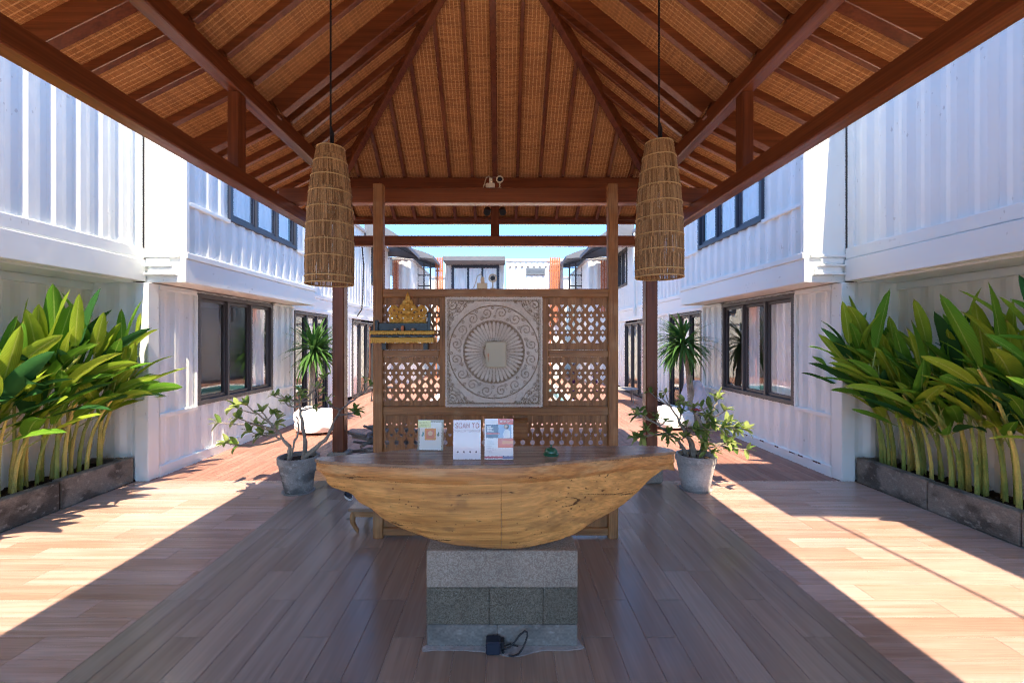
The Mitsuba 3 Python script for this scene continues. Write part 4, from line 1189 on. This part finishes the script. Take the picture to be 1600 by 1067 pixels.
for yy, sg in ((yf, 1), (yb, -1)):
    lo = 1.012 + .03 * np.abs((xg - .08) / 1.15) ** 2 + .006 * (meshkit.noise(np.stack([xg * 7, xg * 0, xg * 0 + sg], 1), 5) - .5)
    rows = []
    for oy, t in ((.013, 0.0), (.012, .25), (.016, .8), (.023, 1.0), (.05, 1.0), (.05, 0.0)):
        rows.append(np.stack([xg, yy + sg * (oy + .034 * t * .6), (1.1455 - th_ + .002) * (1 - t) + lo * t], 1))
    V = np.stack(rows, 1).reshape(-1, 3); F = grid(len(xg), len(rows))
    q = (xg > -1.0).nonzero()[0]
    part(boat, 'strake', (V, F if sg > 0 else F[:, ::-1]), 'boat_strake', 40)

# ---------------------------------------------------------------- things on the counter
def quads(items):
    """Flat print: list of (polygon, colour) layered one over the other, in (u, v) metres."""
    V, F, C, n = [], [], [], 0
    for i, (g, col) in enumerate(items):
        for q in getattr(g, 'geoms', [g]):
            m_ = trimesh.creation.extrude_polygon(q, .0002, engine='earcut')
            v = np.array(m_.vertices); v[:, 2] += i * .00025
            V.append(v); F.append(np.array(m_.faces) + n); C.append(np.tile(col, (len(v), 1))); n += len(v)
    return np.vstack(V), np.vstack(F), np.vstack(C)
def place_print(v, x, y, z, tilt, yaw=0.0):
    """u right, v up, w towards the viewer; leaning back by tilt."""
    p = np.stack([v[:, 0], v[:, 1] * math.sin(tilt) - v[:, 2] * math.cos(tilt), v[:, 1] * math.cos(tilt) + v[:, 2] * math.sin(tilt)], 1)
    c, s_ = math.cos(yaw), math.sin(yaw)
    return np.stack([x + p[:, 0] * c - p[:, 1] * s_, y + p[:, 0] * s_ + p[:, 1] * c, z + p[:, 2]], 1)
def textshape(t, h, x, y, bold=True, squeeze=1.0):
    m_ = meshkit.text_mesh(t, h, .0002, bold)
    v = np.array(m_.vertices); w = (v[:, 0].max() - v[:, 0].min()) * squeeze
    v[:, 0] = (v[:, 0] - v[:, 0].min()) * squeeze - w / 2 + x; v[:, 1] += y
    return v, np.array(m_.faces)
def sign(label, x, y, w, h, items, texts, tilt=.14, yaw=0.0):
    k = thing('sign_holder', label, 'sign')
    v, f, c = quads(items)
    for (tv, tf), col in texts:
        tv = tv.copy(); tv[:, 2] += len(items) * .00025 + .0003
        v, f, c = np.vstack([v, tv]), np.vstack([f, tf + len(v)]), np.vstack([c, np.tile(col, (len(tv), 1))])
    z = ZT + .003
    part(k, 'paper', (place_print(v, x, y, z, tilt, yaw), f), 'print', False, None, c)
    fr = np.array([[-w / 2, 0, .006], [w / 2, 0, .006], [w / 2, h, .006], [-w / 2, h, .006]], float)
    part(k, 'front_sheet', (place_print(fr, x, y, z, tilt, yaw), np.array([[0, 1, 2], [0, 2, 3]])), 'acrylic')
    ft = place_print(np.array([[-w / 2, 0, 0], [w / 2, 0, 0], [w / 2, 0, 0], [-w / 2, 0, 0]], float), x, y, z, 0, yaw)
    ft[2:, 1] += .07
    ft[:, 2] = ZT + .0015
    part(k, 'foot', (ft, np.array([[0, 1, 2], [0, 2, 3]])), 'acrylic')
    return k
def R(x0, y0, x1, y1): return sbox(x0, y0, x1, y1)
w, h = .166, .232
ic = [(R(-w / 2, 0, w / 2, h), (.70, .68, .74))]
ic += [(Point(-.055 + i * .037, .043).buffer(.0055, 6), (.12, .10, .14)) for i in range(4)]
sign('white sign reading SCAN TO in red between the other counter signs', -.119, 2.645, w, h, ic,
     [(textshape('SCAN TO', .030, 0, .183, True, .80), (.34, .028, .030)), (textshape('PALAWI BETTERWARES', .014, 0, .160, False, .72), (.34, .14, .12))], .12)
w, h = .172, .240
L = -w / 2
ic = [(R(L, 0, -L, h), (.72, .74, .78)), (R(-.006, h - .036, -L, h), (.62, .075, .04)), (R(L + .008, h - .115, -.002, h - .036), (.035, .055, .16)), (R(-.004, h - .115, -L - .012, h - .036), (.23, .36, .58)),
      (Polygon([(.030, h - .114), (.024, h - .090), (.036, h - .066), (.050, h - .060), (.066, h - .074), (.068, h - .114)]), (.66, .70, .74)), (Point(.045, h - .047).buffer(.016, 8), (.050, .028, .022)), (Point(.042, h - .047).buffer(.0095, 8), (.55, .33, .24)),
      (R(-.006, h - .172, -L, h - .116), (.60, .090, .045)), (R(.02, h - .150, -L, h - .130), (.66, .20, .06)), (R(L + .010, h - .093, .004, h - .085), (.60, .05, .07)), (R(L, .006, .022, .018), (.50, .06, .10)), (R(.022, .004, -L, .020), (.10, .13, .30))]
for i in range(4): ic.append((R(L + .014, h - .050 - i * .0095, L + (.040, .052, .044, .056)[i], h - .0445 - i * .0095), (.75, .77, .82)))
for i in range(8): ic.append((R(L + .012, h - .132 - i * .0105, L + .045 + .02 * (i * 7 % 3) * .5, h - .1295 - i * .0105), (.46, .48, .58)))
for i in range(3): ic.append((R(.006 + i * .022, h - .020, .022 + i * .022, h - .014), (.80, .72, .66)))
sign('red, white and blue leaflet in a clear stand, rightmost of the counter signs', .073, 2.645, w, h, ic, [], .12)
w, h = .168, .196
L = -w / 2
ic = [(R(L, 0, -L, h), (.30, .25, .18)), (R(L + .012, .004, -L - .014, h - .018), (.72, .72, .68)), (R(-.040, .065, .034, .140), (.66, .25, .035)), (R(-.030, .074, .024, .130), (.62, .16, .07)), (Point(-.003, .108).buffer(.016, 8), (.70, .45, .25)),
      (Polygon([(-.062, .085), (-.052, .118), (-.044, .112), (-.046, .092)]), (.08, .32, .30)), (Polygon([(.040, .095), (.052, .12), (.058, .10), (.048, .088)]), (.05, .14, .10)), (R(L, h - .052, L + .084, h - .006), (.66, .68, .26))]
for i in range(4): ic.append((R(L + .006, h - .016 - i * .010, L + .060 + .006 * (i % 3), h - .0135 - i * .010), (.42, .43, .14)))
sign('white card with orange square and a yellow note, leftmost of the counter signs', -.372, 2.86, w, h, ic, [], .10, -.05)
bell = thing('service_bell', 'shiny green service bell on the right half of the boat counter', 'bell')
part(bell, 'base', lathe([(0, 0), (.048, 0), (.049, .008), (.042, .014), (0, .014)], 28, (.398, 2.76, ZT)), 'bell_green', 40)
part(bell, 'dome', lathe([(.040, .015), (.041, .022), (.034, .036), (.020, .044), (.0, .046)], 28, (.398, 2.76, ZT)), 'bell_green', 60)
part(bell, 'button', lathe([(.004, .046), (.004, .054), (.008, .056), (.006, .061), (0, .062)], 14, (.398, 2.76, ZT)), 'bell_green', 60)

# ---------------------------------------------------------------- floor-level things round the screen
lt = thing('low_table', 'low wooden table with curved legs left of the screen', 'table')
part(lt, 'top', box(-1.40, -.55, 4.275, 4.80, .215, .245, .006), 'boat_top')
part(lt, 'apron', cat([box(-1.34, -.61, 4.30, 4.325, .155, .214, .004), box(-1.34, -1.315, 4.33, 4.76, .155, .214, .004)]), 'old_wood_x')
for xx in (-1.345, -.605):
    for yy in (4.32, 4.75):
        sg = -1 if xx < -1 else 1
        pts = [(xx, yy, .214), (xx + sg * .022, yy, .16), (xx + sg * .024, yy, .10), (xx - sg * .002, yy, .05), (xx - sg * .022, yy, .022), (xx - sg * .034, yy, .022)]
        part(lt, 'leg', tube(pts, (.026, .030, .024, .019, .020, .021), 10), 'old_wood_z', 50)
for xx, yy, rz, nm in ((-1.74, 5.28, .5, 'black sandal with white sole lying left behind the counter'), (-1.60, 5.38, .35, 'second black sandal partly hidden behind the boat counter')):
    sd = thing('sandal', nm, 'sandal')
    foot = Polygon([(.04 * math.cos(a) * (1.15 if math.sin(a) > 0 else 1), .13 * math.sin(a)) for a in np.linspace(0, 2 * np.pi, 24, endpoint=False)])
    def put(v): 
        c, s_ = math.cos(rz), math.sin(rz)
        return np.stack([xx + v[:, 0] * c - v[:, 1] * s_ * 1.0, yy + v[:, 0] * s_ + v[:, 1] * c, v[:, 2]], 1)
    v, f = prism(foot, .022); part(sd, 'sole', (put(np.array(v) + [0, 0, .002]), f), 'sole_white')
    v, f = prism(foot.buffer(-.005), .004); part(sd, 'insole', (put(np.array(v) + [0, 0, .024]), f), 'black_plastic')
    arc = [(-.042, .03, .022), (-.03, .035, .055), (0, .04, .068), (.03, .035, .055), (.044, .03, .022)]
    part(sd, 'strap', (lambda t: (put(t[0]), t[1]))(tube(arc, .011, 8)), 'black_plastic', True)

dw = thing('driftwood_table', 'heap of grey driftwood sticks forming a table behind the left post', 'table')
r = np.random.default_rng(5)
for i in range(58):
    z = .05 + .50 * (i / 58) + r.normal(0, .015)
    c = np.array([r.uniform(-1.85, -1.25), r.uniform(6.3, 6.9), z])
    a = r.choice([0, math.pi / 2, .5, 2.4]) + r.normal(0, .25)
    L = r.uniform(.22, .46); tl = r.normal(0, .22)
    d = np.array([math.cos(a), math.sin(a), tl])
    pts = [c + d * L * t + r.normal(0, .012, 3) for t in np.linspace(-1, 1, 5)]
    pts = np.array(pts); pts[:, 2] = np.clip(pts[:, 2], .035, .66); pts[:, 0] = np.clip(pts[:, 0], -2.25, -.9)
    part(dw, 'stick', tube(pts, r.uniform(.016, .034) * np.array([.7, 1, 1.05, .95, .6]), 7), 'driftwood', 50)

# ---------------------------------------------------------------- potted plants
def pot(label, cx, cy, m_, rt, rb, H, wob):
    k = thing('flower_pot', label, 'pot')
    prof = [(0, .0), (rb * .92, 0), (rb, .02), (rb * 1.0 + (rt - rb) * .45, H * .4), (rt * .975, H * .74), (rt * .975, H * .80), (rt * 1.04, H * .82), (rt * 1.055, H * .90), (rt * 1.04, H), (rt * .93, H), (rt * .90, H * .88), (0, H * .86)]
    def wb(v):
        a = np.arctan2(v[:, 1], v[:, 0])
        q = 1 + wob * (meshkit.fbm(np.stack([np.cos(a) * 2, np.sin(a) * 2, v[:, 2] * 7], 1), 3, 4) - .5)
        return v * np.stack([q, q, np.ones(len(q))], 1)
    part(k, 'body', lathe(prof[:-1], 40, (cx, cy, 0), wb), m_, 35)
    part(k, 'soil', lathe([(rt * .91, H * .88), (rt * .5, H * .90), (0, H * .91)], 24, (cx, cy, 0)), 'soil', True)
    part(k, 'saucer', lathe([(0, .001), (rb * 1.14, .001), (rb * 1.18, .012), (rb * 1.1, .014), (rb * .98, .012)], 32, (cx, cy, .0)), 'cement', 40)
pot('dark mottled concrete pot on the left beside the counter', -2.44, 5.50, 'pot_dark', .235, .165, .44, .05)
pot('pale grey concrete pot on the right of the counter', 2.54, 5.58, 'pot_light', .232, .165, .44, .04)

def small_leaf(p, d, L, w, droop, r):
    return leaf(p, d, L, w, droop, r.uniform(.1, .4), r.normal(0, .3), 6)
def shrub(label, cx, cy, z0, trunks, tips, seed, pale, ntw=2):
    r = np.random.default_rng(seed)
    k = thing('desert_rose', label, 'plant')
    joints = []
    for pts, rad in trunks:
        pts = np.array(pts, float)
        t = np.linspace(0, 1, len(pts)); tt = np.linspace(0, 1, 14)
        from scipy.interpolate import PchipInterpolator
        sm = np.stack([PchipInterpolator(t, pts[:, c])(tt) for c in range(3)], 1) + r.normal(0, .005, (14, 3))
        part(k, 'trunk', tube(sm, np.linspace(rad, rad * .45, 14) * (1 + .12 * r.normal(0, 1, 14)), 9), 'bark', 60)
        joints += list(sm[4:])
    joints = np.array(joints)
    for (tx, ty, tz, nl, size) in tips:
        tip = np.array([tx, ty, tz])
        d_ = np.linalg.norm((joints - tip) * [1, .7, 1] + [0, 0, .15 * 0], axis=1) + .6 * np.maximum(0, joints[:, 2] - tip[2] + .03)
        j = joints[np.argmin(d_)]
        mid = (j + tip) / 2 + np.array([r.normal(0, .03), r.normal(0, .03), -.05 + r.normal(0, .03)])
        tt = np.linspace(0, 1, 8)[:, None]
        path = (1 - tt) ** 2 * j + 2 * tt * (1 - tt) * mid + tt ** 2 * tip + r.normal(0, .004, (8, 3))
        part(k, 'branch', tube(path, np.linspace(.012, .006, 8), 7), 'bark', 60)
        ax = path[-1] - path[-3]; ax /= np.linalg.norm(ax)
        clusters = [(tip, ax, nl)]
        for q in range(ntw):
            sd = tip + np.array([r.normal(0, .08), r.normal(0, .10), r.uniform(-.05, .10)])
            st = path[4 - q]
            pth = (1 - tt) ** 2 * st + 2 * tt * (1 - tt) * ((st + sd) / 2 + [0, 0, -.03]) + tt ** 2 * sd
            part(k, 'twig', tube(pth, np.linspace(.009, .005, 8), 6), 'bark', 60)
            clusters.append((sd, (pth[-1] - pth[-3]) / np.linalg.norm(pth[-1] - pth[-3]), max(4, nl - 3)))
        for tip, ax, i in [(c[0], c[1], i) for c in clusters for i in range(c[2])]:
            a = i * 2.4 + r.uniform(0, .5)
            f_ = frame(ax, (0.1, .2, .97) if abs(ax[2]) < .95 else (1, 0, 0))
            el = r.uniform(.15, 1.0)
            d = f_[1] * math.cos(a) * math.cos(el) + f_[2] * math.sin(a) * math.cos(el) + ax * math.sin(el) + np.array([0, 0, .15])
            L = size * r.uniform(.8, 1.3)
            me, uv = small_leaf(tip - ax * r.uniform(0, .05), d, L, L * r.uniform(.34, .46), r.uniform(.1, .9), r)
            part(k, 'leaf', me, 'leaf_small_pale' if r.random() < pale else 'leaf_small', True)
    return k, r
shrub('branching desert rose shrub in the dark pot on the left', -2.44, 5.5, .40,
      [([(-2.54, 5.47, .38), (-2.53, 5.45, .55), (-2.60, 5.42, .66), (-2.66, 5.42, .78)], .027), ([(-2.50, 5.45, .42), (-2.46, 5.42, .62), (-2.40, 5.42, .78), (-2.42, 5.4, .95)], .016),
       ([(-2.40, 5.52, .38), (-2.37, 5.52, .62), (-2.42, 5.55, .86), (-2.44, 5.55, 1.10)], .028), ([(-2.38, 5.50, .40), (-2.24, 5.48, .52), (-2.08, 5.46, .66), (-2.00, 5.45, .84), (-1.92, 5.5, 1.0)], .031)],
      [(-3.04, 5.35, 1.12, 10, .13), (-3.18, 5.45, .92, 9, .13), (-3.12, 5.3, .62, 9, .12), (-2.86, 5.4, 1.02, 9, .12), (-2.80, 5.25, .76, 10, .12), (-2.66, 5.6, 1.10, 8, .10), (-2.88, 5.65, .70, 7, .10),
       (-2.46, 5.6, 1.24, 8, .10), (-2.30, 5.3, 1.22, 8, .09), (-2.14, 5.5, 1.40, 7, .08), (-2.28, 5.65, 1.02, 7, .09), (-1.80, 5.75, .96, 9, .12), (-1.62, 5.8, 1.30, 5, .09), (-2.02, 5.3, 1.15, 6, .08), (-2.60, 5.3, .88, 7, .10),
       (-2.18, 5.6, 1.22, 6, .09), (-2.98, 5.5, .82, 7, .11), (-2.72, 5.45, 1.22, 6, .09)], 41, .6, 1)
k, r = shrub('bushy desert rose with pale leaves and a pink flower in the pale pot', 2.54, 5.58, .40,
      [([(2.50, 5.56, .38), (2.48, 5.55, .55), (2.40, 5.52, .70), (2.30, 5.52, .88)], .042), ([(2.58, 5.56, .38), (2.62, 5.52, .60), (2.58, 5.5, .80), (2.50, 5.5, .96)], .042), ([(2.44, 5.6, .40), (2.36, 5.6, .56), (2.22, 5.6, .70)], .03),
       ([(2.60, 5.55, .70), (2.70, 5.5, .95), (2.78, 5.5, 1.15)], .016)],
      [(1.78, 5.6, .94, 8, .12), (1.82, 5.5, .68, 10, .13), (2.16, 5.5, .66, 9, .12), (2.06, 5.65, .90, 8, .10), (2.14, 5.7, 1.16, 6, .09), (2.32, 5.5, 1.00, 9, .11), (2.46, 5.45, 1.06, 9, .11), (2.80, 5.5, 1.16, 8, .09), (2.70, 5.4, .86, 10, .12),
       (2.86, 5.45, .80, 11, .13), (3.02, 5.5, .80, 10, .13), (2.92, 5.4, .62, 7, .13), (2.56, 5.35, .62, 12, .10), (2.68, 5.38, .52, 10, .10), (2.44, 5.35, .80, 9, .11), (2.58, 5.4, .74, 9, .10), (2.36, 5.42, .72, 8, .1), (2.62, 5.42, .98, 8, .1)], 43, .62)
for i in range(5):
    a = i * 1.257
    me, uv = leaf((2.46, 5.38, 1.02), (math.cos(a), math.sin(a) - .4, .5), .065, .045, .6, .2, 0, 6)
    part(k, 'petal', me, 'petal_pink', True)

def yucca(label, cx, cy, h, lean, n, L, seed, droop=1.0):
    r = np.random.default_rng(seed)
    k = thing('yucca', label, 'plant')
    top = np.array([cx + lean, cy, h])
    path = np.array([(cx, cy, 0), (cx + lean * .1, cy, h * .4), (cx + lean * .45, cy, h * .75), top])
    part(k, 'trunk', tube(path, (.085, .07, .062, .06), 10), 'bark', 60)
    P = []; U = []
    for i in range(n):
        a = r.uniform(0, 2 * np.pi); el = r.uniform(-.75, 1.35)
        d = (math.cos(a) * math.cos(el) + np.sign(lean) * .25, math.sin(a) * math.cos(el), math.sin(el))
        ll = L * r.uniform(.75, 1.15)
        nv = 6; me, uv = leaf(top + np.array([0, 0, r.uniform(-.05, .12)]), d, ll, .055, r.uniform(.2, .8) * droop, .3, 0, nv)
        P.append(me)
    part(k, 'crown', cat(P), 'yucca_leaf', True, stuff=True)
    return k
yucca('spiky yucca in front of the left sliding door', -4.12, 9.75, 1.62, .06, 170, .78, 51)
yucca('leaning spiky yucca with bare trunk in front of the right sliding door', 4.20, 9.55, 1.76, -.18, 160, .80, 52, 1.4)

def blob(c, rad, seed, power=1.0, amp=.05):
    ic = trimesh.creation.icosphere(4); v = np.array(ic.vertices)
    q = 1 + amp * (meshkit.fbm(v * 2.3 + seed, 3, seed) - .5) * 2
    v = v * q[:, None]
    v[:, 2] = np.where(v[:, 2] < -.35, -.35 + (v[:, 2] + .35) * .25, v[:, 2])
    return v * rad + np.asarray(c), np.array(ic.faces)
def beanbag(label, s, cx, cy, lilac):
    k = thing('bean_bag', label, 'bean bag')
    part(k, 'seat', blob((cx, cy, .17), (.50, .46, .29), 3, amp=.16), 'fabric_white', True)
    part(k, 'back', blob((cx + s * (.36 if s < 0 else .62), cy + .22, .26 if s < 0 else .50), (.26, .34, .24 if s < 0 else .50), 8, amp=.14), lilac, True)
beanbag('white bean bag seat by the left wall behind the dark pot', -1, -3.62, 9.05, 'fabric_white')
beanbag('white bean bag with pale lilac backrest by the right wall', 1, 3.72, 9.55, 'fabric_lilac')

tb = thing('patio_table', 'low grey rattan patio table by the far right sliding doors', 'table')
part(tb, 'top', lathe([(0, .40), (.42, .40), (.44, .415), (.42, .43), (0, .43)], 28, (3.75, 13.3, 0)), 'rattan_grey', 40)
for a in range(4):
    q = a * math.pi / 2 + .6
    part(tb, 'leg', tube([(3.75 + .33 * math.cos(q), 13.3 + .33 * math.sin(q), .40), (3.75 + .38 * math.cos(q), 13.3 + .38 * math.sin(q), 0)], .018, 6), 'rattan_grey')
tb = thing('patio_table', 'low dark patio table by the far left sliding doors', 'table')
part(tb, 'top', lathe([(0, .40), (.36, .40), (.38, .415), (.36, .43), (0, .43)], 28, (-3.6, 13.6, 0)), 'frame_dark', 40)
for a in range(4):
    q = a * math.pi / 2 + .4
    part(tb, 'leg', tube([(-3.6 + .28 * math.cos(q), 13.6 + .28 * math.sin(q), .40), (-3.6 + .32 * math.cos(q), 13.6 + .32 * math.sin(q), 0)], .018, 6), 'frame_dark')

# dry leaves on the tiles
r = np.random.default_rng(9)
for (x, y, lab) in ((.64, 3.35, 'small curled dry leaf on the floor right of the pedestal'), (-1.50, 4.62, 'small dry leaf on the floor left of the low table')):
    dl = thing('dry_leaf', lab, 'leaf')
    me, uv = leaf((x, y, .006), (r.normal(), r.normal(), .15), .055, .026, .5, .5, .4, 7)
    part(dl, 'blade', me, 'driftwood', True)
